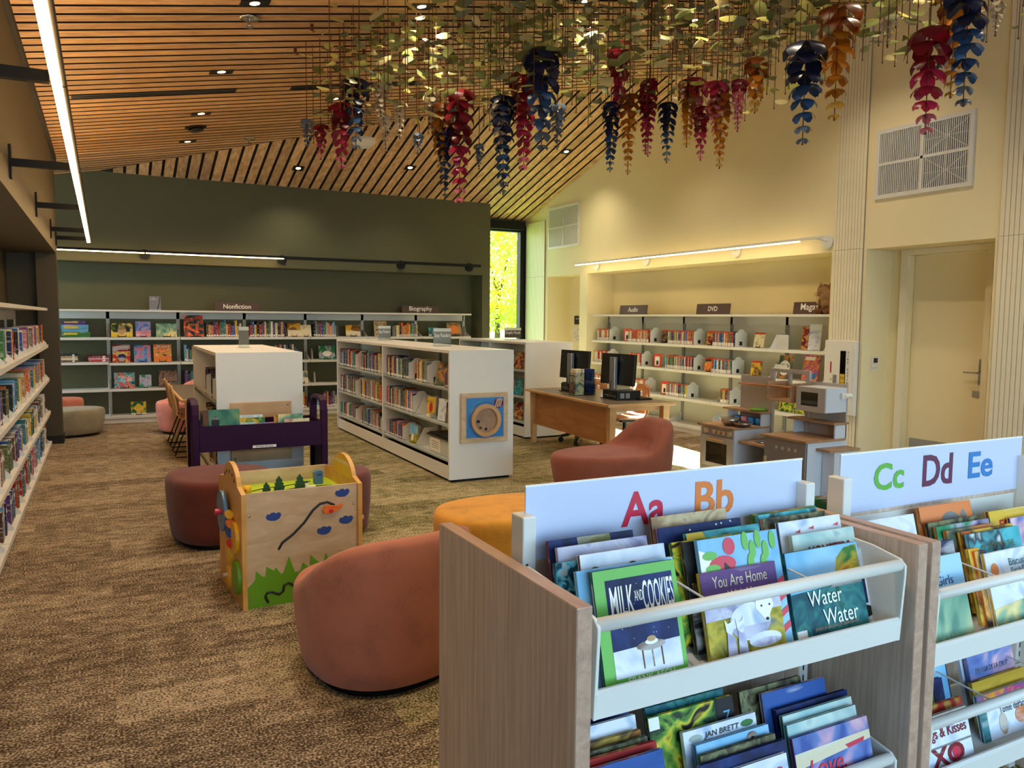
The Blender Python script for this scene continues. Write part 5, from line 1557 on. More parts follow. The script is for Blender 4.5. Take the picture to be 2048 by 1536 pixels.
# ================================================================== PLAY KITCHEN (front faces -X)
K0 = Fr(5.45, 6.34, -PI / 2)      # local x toward the camera, local y into the unit
t = thing("play_kitchen", "grey and white wooden play kitchen with stove, sink and microwave", "toy kitchen", (5.45, 6.34, 0), -PI / 2)
kit = t
# stove module
B(0, .49, .012, .52, 0, .07).build("base", "taupe_dark", t)
B(.475, .49, .012, .5, .07, .478).build("stove_side", "kitchen_white", t); B(0, .015, .012, .5, .07, .478).build("stove_side", "kitchen_white", t)
MB().box(.015, .475, .012, .03, .395, .478).build("knob_panel", "kitchen_taupe", t)
ov = MB().box(.01, .09, .0, .02, .075, .39).box(.40, .48, .0, .02, .075, .39).box(.09, .40, .0, .02, .075, .115).box(.09, .40, .0, .02, .325, .39).build("oven_door", "kitchen_taupe", t)
B(.09, .40, .006, .012, .115, .325).build("oven_window", "oven_glass", ov)
MB().box(.13, .36, -.03, .0, .345, .365).build("handle", "maple", ov, bevel=.006)
for q, x in enumerate((.09, .22, .29, .36, .43)): MB().cyl((x, -.012, .437), (x, .012, .437), .026 if q == 0 else .022, n=18).build("knob", "birch_ply", t)
B(.02, .47, .03, .5, .13, .14).build("oven_rack", "grey_steel", t)
B(-.02, .51, -.02, .47, .48, .50).build("stove_top", "counter_wood", t)
MB().box(0, .015, .36, .5, .5, .62).box(.475, .49, .36, .5, .5, .62).build("shelf_side", "kitchen_white", t)
B(-.06, .505, .35, .52, .625, .643).build("stove_shelf", "counter_wood", t)
B(.05, .485, .49, .505, .07, .985).build("back_board", "kitchen_taupe", t)
# sink module
B(.49, .90, .05, .5, 0, .07).build("base", "taupe_dark", t)
B(.49, .90, .05, .5, .07, .085).build("cupboard_floor", "kitchen_white", t)
MB().box(.48, .91, .06, .5, .355, .375).build("sink_counter", "counter_wood", t)
MB().lathe([(.135, .012), (.145, .004), (.13, 0), (.115, -.05), (.08, -.075), (0, -.08)], (.71, .27, .376), 28).build("sink_bowl", "chrome", t, True)
B(.49, .90, .06, .075, .085, .12).build("cupboard_lip", "kitchen_taupe", t)
B(.49, .90, .488, .5, .07, .36).build("cupboard_back", "kitchen_white", t)
MB().box(.47, .515, .475, .505, .375, 1.08).box(.93, .97, .475, .505, .375, 1.08).box(.515, .93, .475, .505, 1.045, 1.08).box(.705, .735, .475, .505, .80, 1.045).box(.515, .93, .475, .505, .895, .915).build("window_frame", "kitchen_taupe", t)
MB().box(.68, .695, .22, .49, .79, .97).box(.98, .995, .22, .49, .79, .97).box(.695, .98, .22, .49, .79, .805).build("hanging_shelf", "counter_wood", t)
MB().cyl((.695, .25, .93), (.98, .25, .93), .011).build("towel_rail", "chair_ply", t)
MB().cyl((.05, .465, .90), (.66, .465, .90), .011).build("towel_rail", "chair_ply", t)
MB().box(.03, .06, .455, .49, .88, .92).box(.65, .68, .455, .49, .88, .92).build("rail_bracket", "kitchen_white", t)
# fridge module
B(.90, 1.39, .012, .52, 0, .07).build("base", "taupe_dark", t)
fd = MB().box(.90, 1.385, .0, .018, .07, .478).build("cupboard_door", "taupe_dark", t)
MB().box(.915, .935, -.02, .0, .2, .3).build("handle", "birch_ply", fd)
for q in range(4):
    c = (1.05 + q * .075, .40)
    mbq = MB()
    for e in range(3):
        a = e * PI / 3
        mbq.add([(c[0] + math.cos(a) * .022 - math.sin(a) * .002, -.001, c[1] + math.sin(a) * .022 + math.cos(a) * .002), (c[0] + math.cos(a) * .022 + math.sin(a) * .002, -.001, c[1] + math.sin(a) * .022 - math.cos(a) * .002),
                 (c[0] - math.cos(a) * .022 + math.sin(a) * .002, -.001, c[1] - math.sin(a) * .022 - math.cos(a) * .002), (c[0] - math.cos(a) * .022 - math.sin(a) * .002, -.001, c[1] - math.sin(a) * .022 + math.cos(a) * .002)], [(0, 1, 2, 3)])
    mbq.build("snowflake", "white_lam", fd)
MB().box(.90, .915, .018, .5, .07, .478).box(1.375, 1.39, .018, .5, .07, .478).build("cupboard_side", "kitchen_white", t)
B(.86, 1.41, -.02, .46, .48, .50).build("cupboard_top", "counter_wood", t)
MB().box(.90, .915, .36, .5, .5, .62).box(1.375, 1.39, .36, .5, .5, .62).build("shelf_side", "kitchen_white", t)
B(.85, 1.40, .33, .52, .625, .643).build("fridge_shelf", "counter_wood", t)
B(.95, 1.39, .49, .505, .07, .985).build("back_board", "kitchen_taupe", t)
MB().box(1.375, 1.395, .018, .505, .0, .48).build("outer_side", "kitchen_white", t)
mw = MB().box(1.06, 1.39, .23, .49, .735, .955).build("microwave", "kitchen_white", t, bevel=.004)
md = MB().box(1.06, 1.11, .215, .23, .735, .955).box(1.31, 1.39, .215, .23, .735, .955).box(1.11, 1.31, .215, .23, .735, .785).box(1.11, 1.31, .215, .23, .91, .955).build("microwave_door", "kitchen_taupe", t)
B(1.11, 1.31, .22, .226, .785, .91).build("microwave_window", "oven_glass", md)
MB().box(1.395, 1.42, .40, .45, .86, .91).cyl((1.41, .43, .885), (1.41, .52, .885), .022).build("clip_dial", "white_lam", t)
B(1.395, 1.55, .12, .5, .41, .432).build("side_shelf", "counter_wood", t)
MB().prism([(.2, 0), (.48, 0), (.48, .41), (.2, .41)], 'x', 1.40, 1.53).build("side_cabinet", "kitchen_white", t)
# play food gear
def bowl(label, x, y, z, r, h):
    t = thing("mixing_bowl", label, "bowl", K0.w(x, y, z), K0.rz, "steel toy bowls")
    MB().lathe([(r * .45, 0), (r * .72, h * .25), (r * .95, h * .8), (r, h)], n=28).lathe([(r * .96, h), (r * .9, h * .8), (r * .66, h * .3), (0, h * .1)], n=28).build("bowl_wall", "chrome", t, True)
    MB().lathe([(r, h - .002), (r * 1.09, h + .001), (r * 1.09, h + .004), (r * .97, h + .003)], n=28).build("rim", "chrome", t, True)
bowl("deeper steel toy bowl at the back of the stove top", .30, .12, .501, .095, .07)
bowl("shallow steel toy pan at the front of the stove top", .44, .16, .501, .095, .04)
for q, (x, m_, lab) in enumerate(((.12, "letter_blue", "blue toy cup at the left under the stove shelf"), (.22, "sp_pink", "pink toy cup between the blue ones"), (.32, "letter_blue", "blue toy cup right of the pink one"), (.42, "letter_blue", "blue toy cup at the right under the stove shelf"))):
    t = thing("toy_cup", lab, "cup", K0.w(x, .40, .501), K0.rz, "toy cups under the stove shelf")
    MB().lathe([(.032, 0), (.042, .07), (.038, .07), (.029, .006), (0, .005)], n=20).build("cup_body", m_, t, True)
    MB().tube([(.04, -.01, .055), (.062, -.012, .05), (.062, -.012, .025), (.036, -.01, .018)], .005, 6).build("handle", m_, t, True)
t = thing("toy_plate", "green toy plate on the stove shelf", "plate", K0.w(.38, .42, .644), K0.rz)
MB().lathe([(.06, 0), (.09, .012), (.088, .018), (.058, .006), (0, .006)], n=28).build("dish", "grass_green", t, True)
MB().lathe([(.058, .007), (.082, .016), (.08, .022), (0, .014)], n=28).build("second_plate", "grass_green", t, True)
t = thing("toy_teapot", "pink toy teapot behind the oven window", "teapot", K0.w(.30, .2, .141), K0.rz)
MB().lathe([(.05, 0), (.075, .02), (.08, .045), (.06, .075), (.03, .085)], n=24).build("pot", "sp_pink", t, True)
MB().lathe([(.034, .084), (.03, .095), (.01, .1), (.012, .112), (0, .116)], n=18).build("lid", "sp_pink", t, True)
MB().tube([(.06, 0, .04), (.1, 0, .055), (.115, 0, .08)], .011, 8).build("spout", "sp_pink", t, True)
t = thing("toy_block", "small wooden toy block and ball piece behind the sink", "toy", K0.w(.80, .41, .376), K0.rz)
MB().cyl((0, 0, 0), (0, 0, .07), .02, n=14).build("peg", "chair_ply", t); MB().ball((-.05, 0, .026), .026, 14).build("ball", "chair_ply", t, True)

# ================================================================== ALPHABET PICTURE BOOK BINS (front)
def bin_case(label, x0, tiers, sign_letters, sign_x):
    """x0 = outer left face; 1.025 wide"""
    t = thing("picture_book_bin_case", label, "book bin", (x0, 1.248, 0))
    Wc, Dc, Hc = 1.025, .697, 1.0
    for x in (0, Wc - .035):
        p = B(x, x + .035, 0, Dc, 0, Hc).build("side_panel", "ash_v", t)
        MB().box(x + .001, x + .034, -.0015, 0, .001, Hc - .001).box(x + .001, x + .034, .001, Dc - .001, Hc, Hc + .0015).build("edge_band", "ash_edge", p)
    for x in (.048, Wc - .085):
        p = MB().box(x, x + .035, .31, .37, 0, 1.10).build("post", "white_steel", t, bevel=.004)
        MB().box(x + .008, x + .014, .3092, .3098, .98, .992).build("slot", "black_print", p)
        sl = MB()
        for q in range(28): sl.box(x + .013, x + .018, .3093, .3099, .05 + q * .032, .068 + q * .032)
        sl.build("slots", "black_print", p)
    B(.035, Wc - .035, .36, .375, .02, .985).build("back_panel", "ash_v", t)
    for z in tiers:
        tr = MB()
        tr.prism([(.035, z - .02), (.30, z + .055), (.30, z + .06), (.035, z - .012)], 'x', .06, Wc - .06)
        tr.build("tray_floor", "white_steel", t)
        lp_ = MB().prism([(.022, z - .022), (.034, z - .022), (.034, z + .032), (.030, z + .037), (.024, z + .037), (.018, z + .03)], 'x', .06, Wc - .06).build("tray_lip", "white_steel", t)
        for x in (.056, Wc - .064):
            MB().prism([(.022, z - .024), (.31, z + .03), (.31, z + .21), (.11, z + .2), (.028, z + .185), (.012, z + .17), (.012, z + .15)], 'x', x, x + .008).build("tray_end", "white_steel", t, bevel=.002)
        MB().cyl((.06, .03, z + .168), (Wc - .06, .03, z + .168), .0145, n=16).build("front_bar", "white_steel", t, True)
        for q in (.355, .665):
            MB().tube([(q, .03, z + .170), (q, .14, z + .18), (q, .30, z + .195)], .0028, 6).build("divider_wire", "white_steel", t)
    sg = thing("alphabet_sign", "white acrylic sign with " + {"AB": "red and orange letter pairs", "CDE": "green, plum and blue letter pairs"}[sign_letters[0]], "sign", (x0 + .073, 1.594, .985))
    MB().box(0, .885, 0, .004, 0, .178).build("sheet", "sign_blue_white", sg)
    MB().box(-.001, .886, -.001, .005, .176, .180).build("top_edge", "white_print", sg)
    for (tx, cx, cz, w_, h_, m_) in sign_x:
        letters(sg, tx, cx, cz, w=w_, h=h_, mat=m_, y=-.0015, bold=.022)
    return t
bin_case("wood and white picture book bin case under the red and orange letter sign", .785, (.778, .275), ("AB",), [("Aa", .337, .094, .135, .088, "letter_red"), ("Bb", .568, .098, .132, .094, "letter_orange")])
bin_case("wood and white picture book bin case under the green, plum and blue letter sign", 1.827, (.678, .325), ("CDE",), [("Cc", .213, .098, .136, .084, "letter_green"), ("Dd", .442, .100, .146, .1, "letter_plum"), ("Ee", .662, .1, .13, .088, "letter_blue")])

LEAN = .26
def bin_book(key, x, wd, ytop, ztop, zb, artkey, label, th=.012, spine_m=None, hmax=.32):
    h = min(hmax, max(.13, (ztop - zb) / math.cos(LEAN)))
    yb_ = ytop - h * math.sin(LEAN); zb_ = ztop - h * math.cos(LEAN)
    o = cover_book("picture_book", label, "picture book", (x, yb_, zb_), 0, wd, h, th, artkey, LEAN, "picture books in the alphabet bins", spine_m=spine_m)
    B(.003, .035, -.0008, -.0002, .004, .035).build("spine_label", "white_print", o) if key.startswith(("water", "c2biscuit")) else None
    return o, wd, h
Z1, Z2, Z3, Z4 = .778, .275, .678, .325
def zb_of(base, y): return base + .01 + max(0, y - 1.37) * .22

# first bin, upper tier
o, w_, h_ = bin_book("milk", .893, .215, 1.365, 1.022, Z1, "night", "green-bordered picture book with a navy night scene and white title", spine_m="sp_green")
patch(o, [(0, 0), (w_, 0), (w_, h_), (0, h_)], "letter_green"); patch(o, [(.028, .012), (w_ - .012, .012), (w_ - .012, h_ - .022), (.028, h_ - .022)], "art_night", -.0014)
patch(o, [(.028, .03), (w_ - .012, .03), (w_ - .012, .09), (.028, .085)], "art_pearl", -.0018); patch(o, [(.028, .012), (w_ - .012, .012), (w_ - .012, .032), (.028, .032)], "letter_green", -.0018)
letters(o, "MILK", .066, h_ - .068, w=.06, h=.062, y=-.0022, bold=.01); letters(o, "AND", .109, h_ - .062, w=.022, h=.022, y=-.0022); letters(o, "COOKIES", .161, h_ - .064, w=.082, h=.062, y=-.0022, bold=.01)
letters(o, "FRANK ASCH", .118, .022, w=.12, h=.014, y=-.0022)
patch(o, ell(.125, .085, .038, .010), "sp_brown", -.0022); patch(o, ell(.127, .092, .017, .006), "white_print", -.0026); patch(o, ell(.127, .098, .012, .006), "sp_tan", -.003)
for q in (.1, .125, .15): patch(o, [(q, .04), (q + .004, .04), (q + .003, .08), (q - .001, .08)], "sp_brown", -.002)
patch(o, ell(.172, .152, .012, .012, 12, 3.0, 5.6), "sp_yellow", -.0022)
rr = random.Random(3)
for q in range(22): a, b = rr.uniform(.035, .195), rr.uniform(.1, h_ - .03); patch(o, [(a, b), (a + .0015, b), (a + .0015, b + .0015), (a, b + .0015)], "white_print", -.0019, "star")
o, w_, h_ = bin_book("tree", .872, .255, 1.392, 1.018, Z1, "skyblue", "pale blue picture book with bare tree branches")
for pts in ([(.03, .1), (.035, .2)], [(.035, .15), (.05, .19)], [(.033, .13), (.015, .17)]): MB().tube([(a, -.001, b) for a, b in pts], .0012, 4).build("cover_print", "sp_black", o)
o, w_, h_ = bin_book("kids", .905, .228, 1.432, 1.038, zb_of(Z1, 1.432), "pearl", "white picture book with a row of dark hair tops", spine_m="sp_crimson")
for q, a in enumerate((.035, .09, .135, .185)): patch(o, ell(a, h_ - .045 - .004 * (q % 2), .017 - .002 * (q % 2), .017, 14, 0, PI), ("sp_olive", "sp_teal", "sp_brown", "sp_grey")[q], -.0015)
o, w_, h_ = bin_book("floral", .858, .235, 1.458, 1.019, zb_of(Z1, 1.458), "floral", "dark teal floral picture book, low in the first bin", spine_m="sp_teal")
o, w_, h_ = bin_book("snow", .880, .243, 1.485, 1.044, zb_of(Z1, 1.485), "snow", "grey-violet snowy picture book in the first bin")
o, w_, h_ = bin_book("author", .878, .232, 1.522, 1.050, zb_of(Z1, 1.522), "night", "navy and gold picture book at the back left", spine_m="sp_red")
patch(o, [(.08, h_ - .045), (.17, h_ - .045), (.165, h_), (.075, h_)], "sp_olive"); letters(o, "STACEY ABRAMS", .125, h_ - .034, w=.17, h=.013, y=-.002)
# middle column
o, w_, h_ = bin_book("wolf", 1.178, .229, 1.36, .980, Z1, "meadow", "purple-topped picture book with a curled white wolf", spine_m="sp_yellow")
patch(o, [(0, h_ * .64), (w_, h_ * .64), (w_, h_), (0, h_)], "sp_purple"); patch(o, [(0, h_ * .48), (w_, h_ * .5), (w_, h_ * .64), (0, h_ * .64)], "art_snow", -.0009)
letters(o, "You Are Home", .115, h_ * .88, w=.165, h=.026, mat="sp_cream", y=-.0018); letters(o, "With Me", .115, h_ * .72, w=.085, h=.022, mat="sp_cream", y=-.0018)
patch(o, ell(.128, .085, .062, .042, 22), "art_pearl", -.0016); patch(o, ell(.128, .076, .058, .030, 20, PI, 2 * PI), "art_snow", -.0018); patch(o, ell(.165, .040, .05, .017, 16), "art_pearl", -.002); patch(o, ell(.168, .034, .045, .009, 16), "art_snow", -.0022)
patch(o, [(.150, .128), (.152, .160), (.166, .144), (.182, .144), (.198, .160), (.200, .126), (.204, .112), (.190, .094), (.184, .080), (.174, .078), (.166, .090), (.148, .110)], "white_print", -.0025)
patch(o, [(.155, .130), (.156, .150), (.165, .141)], "sp_grey", -.0028); patch(o, [(.195, .130), (.195, .150), (.186, .141)], "sp_grey", -.0028)
patch(o, ell(.179, .083, .0055, .004, 10), "black_print", -.003); patch(o, ell(.166, .114, .0032, .0026, 8), "black_print", -.003); patch(o, ell(.191, .114, .0032, .0026, 8), "black_print", -.003)
for q, a in enumerate((.062, .094)):
    patch(o, [(a - .016, .0), (a + .016, .0), (a + .012, .055), (a + .004, .075), (a - .008, .07)], "art_snow", -.0032 - q * .0004)
    patch(o, [(a - .010, .072), (a - .012, .100), (a - .004, .090), (a + .006, .092), (a + .013, .102), (a + .013, .080), (a + .004, .064)], "art_pearl", -.0034 - q * .0004)
o, w_, h_ = bin_book("leaf", 1.192, .245, 1.387, 1.047, Z1, "skyblue", "blue and white picture book with red shapes and green leaves")
patch(o, [(0, h_ * .5), (.11, h_ * .5), (.09, h_ * .8), (0, h_ * .92)], "white_print"); patch(o, ell(.065, h_ * .78, .04, .02), "letter_red", -.0014); patch(o, [(.06, h_ * .6), (.1, h_ * .55), (.085, h_ * .75), (.07, h_ * .8)], "black_print", -.0016)
patch(o, ell(.09, h_ * .92, .018, .02), "letter_red", -.0014)
for q, (a, b, rot) in enumerate(((.03, .24, 0), (.035, .21, 0), (.14, .262, 1), (.16, .24, 1), (.18, .262, 1), (.2, .235, 1), (.225, .255, 1), (.15, .21, 1), (.19, .205, 1))):
    patch(o, ell(a, h_ - .278 + b, .022 if not rot else .010, .010 if not rot else .022, 12), "letter_green", -.0018 - q * .0001)
for q in range(4): patch(o, [(.205, .03 + q * .035), (.245, .05 + q * .035), (.245, .065 + q * .035), (.215, .05 + q * .035)], "letter_red", -.0014)
o, w_, h_ = bin_book("black", 1.172, .26, 1.412, 1.039, zb_of(Z1, 1.412), "bark", "black picture book with gold title letters", spine_m="sp_black")
patch(o, [(0, 0), (w_, 0), (w_, h_), (0, h_)], "sp_black"); letters(o, "THR", .02, h_ - .1, w=.025, h=.012, mat="sp_yellow", y=-.002)
bin_book("lime", 1.160, .263, 1.437, 1.033, zb_of(Z1, 1.437), "stripe", "lime and teal picture book edge, middle column", spine_m="sp_green")
o, w_, h_ = bin_book("turq", 1.217, .232, 1.456, 1.043, zb_of(Z1, 1.456), "aqua", "turquoise picture book with a yellow corner"); patch(o, [(0, h_ - .03), (.06, h_ - .02), (.05, h_), (0, h_)], "sp_yellow")
o, w_, h_ = bin_book("stars", 1.169, .261, 1.502, 1.050, zb_of(Z1, 1.502), "night", "starry midnight blue picture book, middle column", spine_m="sp_pink")
for q in range(14): a, b = rr.uniform(.08, .25), rr.uniform(h_ - .05, h_ - .004); patch(o, [(a, b - .003), (a + .003, b), (a, b + .003), (a - .003, b)], "white_print", -.0012, "star")
bin_book("tan", 1.179, .238, 1.542, 1.067, zb_of(Z1, 1.542), "kraft", "buff picture book standing tallest in the middle column", spine_m="sp_crimson")
# right column
o, w_, h_ = bin_book("water", 1.444, .250, 1.365, .990, Z1, "sea", "teal sea picture book with big white handwritten title")
patch(o, [(0, h_ * .55), (w_, h_ * .6), (w_, h_), (0, h_)], "art_skyblue"); patch(o, [(.11, h_ * .6), (.16, h_ * .72), (.17, h_ * .86), (.2, h_ * .96), (.245, h_ * .98), (.248, h_ * .6)], "art_jungle", -.0014); patch(o, [(.13, h_ * .55), (.245, h_ * .55), (.248, h_ * .68), (.18, h_ * .66)], "sp_grey", -.0018)
letters(o, "Water", .11, h_ * .47, w=.115, h=.036, y=-.0026); letters(o, "Water", .155, h_ * .25, w=.12, h=.038, y=-.0026); letters(o, "JESSICA BROMLEY BARTRAM", .135, .03, w=.15, h=.009, mat="sp_tan", y=-.0026)
o, w_, h_ = bin_book("pale", 1.505, .255, 1.392, .964, Z1, "pearl", "pale blue picture book with a seated figure, peeking right of the sea book")
patch(o, ell(.225, .13, .010, .012), "sp_brown", -.0014); patch(o, [(.21, .05), (.235, .05), (.235, .115), (.215, .115)], "sp_slate" if "sp_slate" in M else "sp_navy", -.0012); patch(o, [(.205, .01), (.25, .02), (.245, .04), (.21, .05)], "sp_black", -.0013)
o, w_, h_ = bin_book("monsters", 1.528, .223, 1.422, 1.010, zb_of(Z1, 1.422), "mist", "pale grey picture book with dark red title"); letters(o, "MONSTERS", .125, h_ - .05, w=.15, h=.034, mat="sp_crimson", y=-.002, bold=.01)
o, w_, h_ = bin_book("birds", 1.522, .223, 1.462, 1.034, zb_of(Z1, 1.462), "pearl", "white and pale blue picture book with cranes", spine_m="sp_blue")
for a, b in ((.05, .03), (.1, .025), (.19, .025)): patch(o, [(a, h_ - b), (a + .022, h_ - b + .006), (a + .02, h_ - b - .003)], "letter_red")
bin_book("forest", 1.502, .228, 1.497, 1.038, zb_of(Z1, 1.497), "bark", "dark forest picture book with pink spine", spine_m="sp_pink")
bin_book("teal", 1.512, .214, 1.522, 1.042, zb_of(Z1, 1.522), "aqua", "teal picture book near the back right")
bin_book("green", 1.518, .234, 1.548, 1.038, zb_of(Z1, 1.548), "jungle", "leaf green picture book at the very back right")
# first bin, lower tier
L2 = [("blue", .855, .20, 1.32, .620, "bluecoral", "bright blue picture book, lower left front", None), ("red", .855, .205, 1.35, .622, "redyellow", "coral red picture book behind the bright blue one", "sp_red"), ("char", .855, .2, 1.375, .622, "bark", "charcoal picture book, lower left", "sp_black"),
      ("yel", .856, .199, 1.40, .625, "gold", "mustard picture book, lower left", "sp_yellow"), ("grey", .867, .194, 1.43, .645, "pearl", "pale grey picture book with thin grey lettering", None), ("navy", .885, .186, 1.47, .645, "night", "navy picture book at the back of the lower left", None),
      ("teal2", 1.120, .240, 1.47, .627, "sea", "deep teal picture book, lower middle back", "sp_teal"), ("z", 1.105, .258, 1.44, .621, "stripe", "yellow, green and black striped picture book with pale blue initial", "sp_black"), ("brett", 1.177, .226, 1.40, .587, "pearl", "silver-blue picture book with scrollwork and black name", None),
      ("cyan", 1.192, .225, 1.37, .567, "skyblue", "bright cyan picture book with brown bird mark", "sp_blue"), ("dkg", 1.185, .230, 1.345, .556, "bark", "dark green picture book edge, lower middle", "sp_green"), ("dkn", 1.165, .263, 1.325, .548, "night", "dark slate picture book, lower middle front", "sp_navy"),
      ("pink", 1.208, .204, 1.305, .529, "pearl", "white and pink picture book, lowest in the middle column", "sp_pink"), ("blk", 1.406, .214, 1.46, .611, "bark", "black picture book, lower right back", "sp_black"), ("vio", 1.454, .220, 1.43, .608, "lilac", "violet-blue picture book, lower right", "sp_blue"),
      ("dkb", 1.473, .255, 1.40, .576, "night", "midnight picture book with thin pale line", "sp_navy"), ("lt1", 1.470, .245, 1.375, .571, "mist", "mint blue picture book, lower right", "sp_teal"), ("lt2", 1.459, .242, 1.35, .562, "mist", "pale aqua picture book just behind the sunset one", "sp_teal"),
      ("mama", 1.452, .262, 1.325, .542, "lilac", "lavender sea picture book with red handwritten title", "sp_crimson")]
for key, x, wd, yt, zt, ak, lab, sm in L2:
    o, w_, h_ = bin_book(key, x, wd, yt, zt, Z2 + .012 + max(0, yt - 1.33) * .3, ak, lab, spine_m=sm)
    if key == "blue": patch(o, [(0, 0), (w_, 0), (w_, h_), (0, h_)], "sp_blue")
    if key == "red": patch(o, [(0, 0), (w_, 0), (w_, h_), (0, h_)], "sp_red")
    if key == "vio": patch(o, [(0, 0), (w_, 0), (w_, h_), (0, h_)], "sp_blue")
    if key == "cyan": patch(o, ell(.17, h_ - .02, .018, .016), "sp_brown", -.0014); patch(o, ell(.17, h_ - .022, .007, .007), "black_print", -.002)
    if key == "brett": letters(o, "JAN BRETT", .115, h_ - .020, w=.11, h=.016, mat="black_print", y=-.002, bold=.01, shear=.2); patch(o, ell(.035, h_ - .02, .02, .008), "sp_green"); patch(o, ell(.195, h_ - .018, .02, .008), "sp_green")
    if key == "z": patch(o, [(w_ - .055, h_ - .08), (w_, h_ - .08), (w_, h_), (w_ - .055, h_)], "sp_black"); letters(o, "Z", w_ - .025, h_ - .045, w=.022, h=.03, mat="sp_sky-blue", y=-.002); B(0, .03, -.0015, -.001, h_ - .03, h_ - .002).build("spine_label", "white_print", o)
    if key == "grey": letters(o, "an Bean", .1, h_ - .045, w=.11, h=.018, mat="sp_grey", y=-.002)
    if key == "pink": letters(o, "LOVES", .12, h_ - .04, w=.13, h=.03, mat="letter_red", y=-.002, bold=.02)
    if key == "mama":
        patch(o, [(0, h_ * .72), (w_, h_ * .8), (w_, h_ * .88), (0, h_ * .86)], "sp_cream"); patch(o, [(.17, h_ - .05), (.24, h_ - .045), (.235, h_ - .055), (.18, h_ - .06)], "letter_red", -.0015)
        letters(o, "Love,", .10, h_ - .085, w=.13, h=.05, mat="letter_red", y=-.002, bold=.01, shear=.3); letters(o, "Mama", .165, h_ - .145, w=.14, h=.042, mat="letter_red", y=-.002, bold=.01, shear=.3)
# second bin
L3 = [("girls", 1.905, .215, 1.365, .907, "seafoam", "pale blue and meadow green picture book with children playing", None, Z3), ("navyb", 1.908, .247, 1.41, .929, "night", "navy blue picture book with tiny white lettering", "sp_navy", Z3), ("whiteb", 1.885, .19, 1.48, .996, "pearl", "white picture book with thin ink drawing", None, Z3),
      ("girlhair", 2.194, .250, 1.55, .986, "sunset", "orange picture book with a grey-haired child's head", "sp_orange", Z3), ("darkb", 2.172, .233, 1.50, .952, "bark", "charcoal picture book before the orange one", "sp_black", Z3), ("tealb", 2.181, .254, 1.48, .944, "emerald", "emerald picture book with orange spine", "sp_orange", Z3),
      ("olivec", 2.20, .22, 1.46, .935, "moss", "mottled grey-green picture book in the second bin", None, Z3), ("yellowb", 2.236, .256, 1.44, .931, "gold", "yellow-edged picture book behind the sky blue one", "sp_yellow", Z3), ("myday", 2.239, .25, 1.42, .929, "aqua", "sky blue picture book with gold and dark lettering", "sp_sky-blue", Z3),
      ("pup", 2.225, .24, 1.36, .889, "pearl", "white picture book with leafy garden border", "sp_yellow", Z3), ("found", 2.463, .25, 1.50, .956, "stripe", "chartreuse picture book with pink lettering", "sp_crimson", Z3), ("lav", 2.53, .2, 1.47, .935, "lilac", "lavender picture book at the second bin's right", "sp_navy", Z3),
      ("yspine", 2.19, .05, 1.385, .90, "gold", "thin yellow picture book seen edge on", "sp_yellow", Z3), ("ospine", 2.205, .05, 1.375, .895, "sunset", "thin orange picture book seen edge on", "sp_orange", Z3),
      ("purple", 2.299, .224, 1.44, .536, "lilac", "lilac picture book with red title and dark silhouette", None, Z4), ("whitestack", 2.29, .22, 1.462, .55, "pearl", "white picture book behind the lilac one", None, Z4), ("ochre", 2.266, .26, 1.40, .480, "gold", "ochre sunset picture book in the second bin's lower tier", None, Z4),
      ("tomie", 2.247, .27, 1.37, .455, "pearl", "white picture book with a patterned band and farm animals", "sp_teal", Z4), ("hugs", 1.91, .23, 1.335, .470, "pearl", "white picture book with large magenta letters and ladybird", None, Z4), ("emb", 1.93, .235, 1.365, .478, "redyellow", "red and orange picture book edges behind the magenta-lettered one", "sp_red", Z4),
      ("lucy", 1.93, .24, 1.43, .506, "night", "dark blue picture book with a green arrow tag", None, Z4), ("skyb", 1.99, .235, 1.46, .530, "skyblue", "sky blue picture book behind the green arrow one", None, Z4), ("dkblue3", 2.1, .15, 1.48, .545, "night", "midnight blue picture book at the lower tier's back", "sp_navy", Z4)]
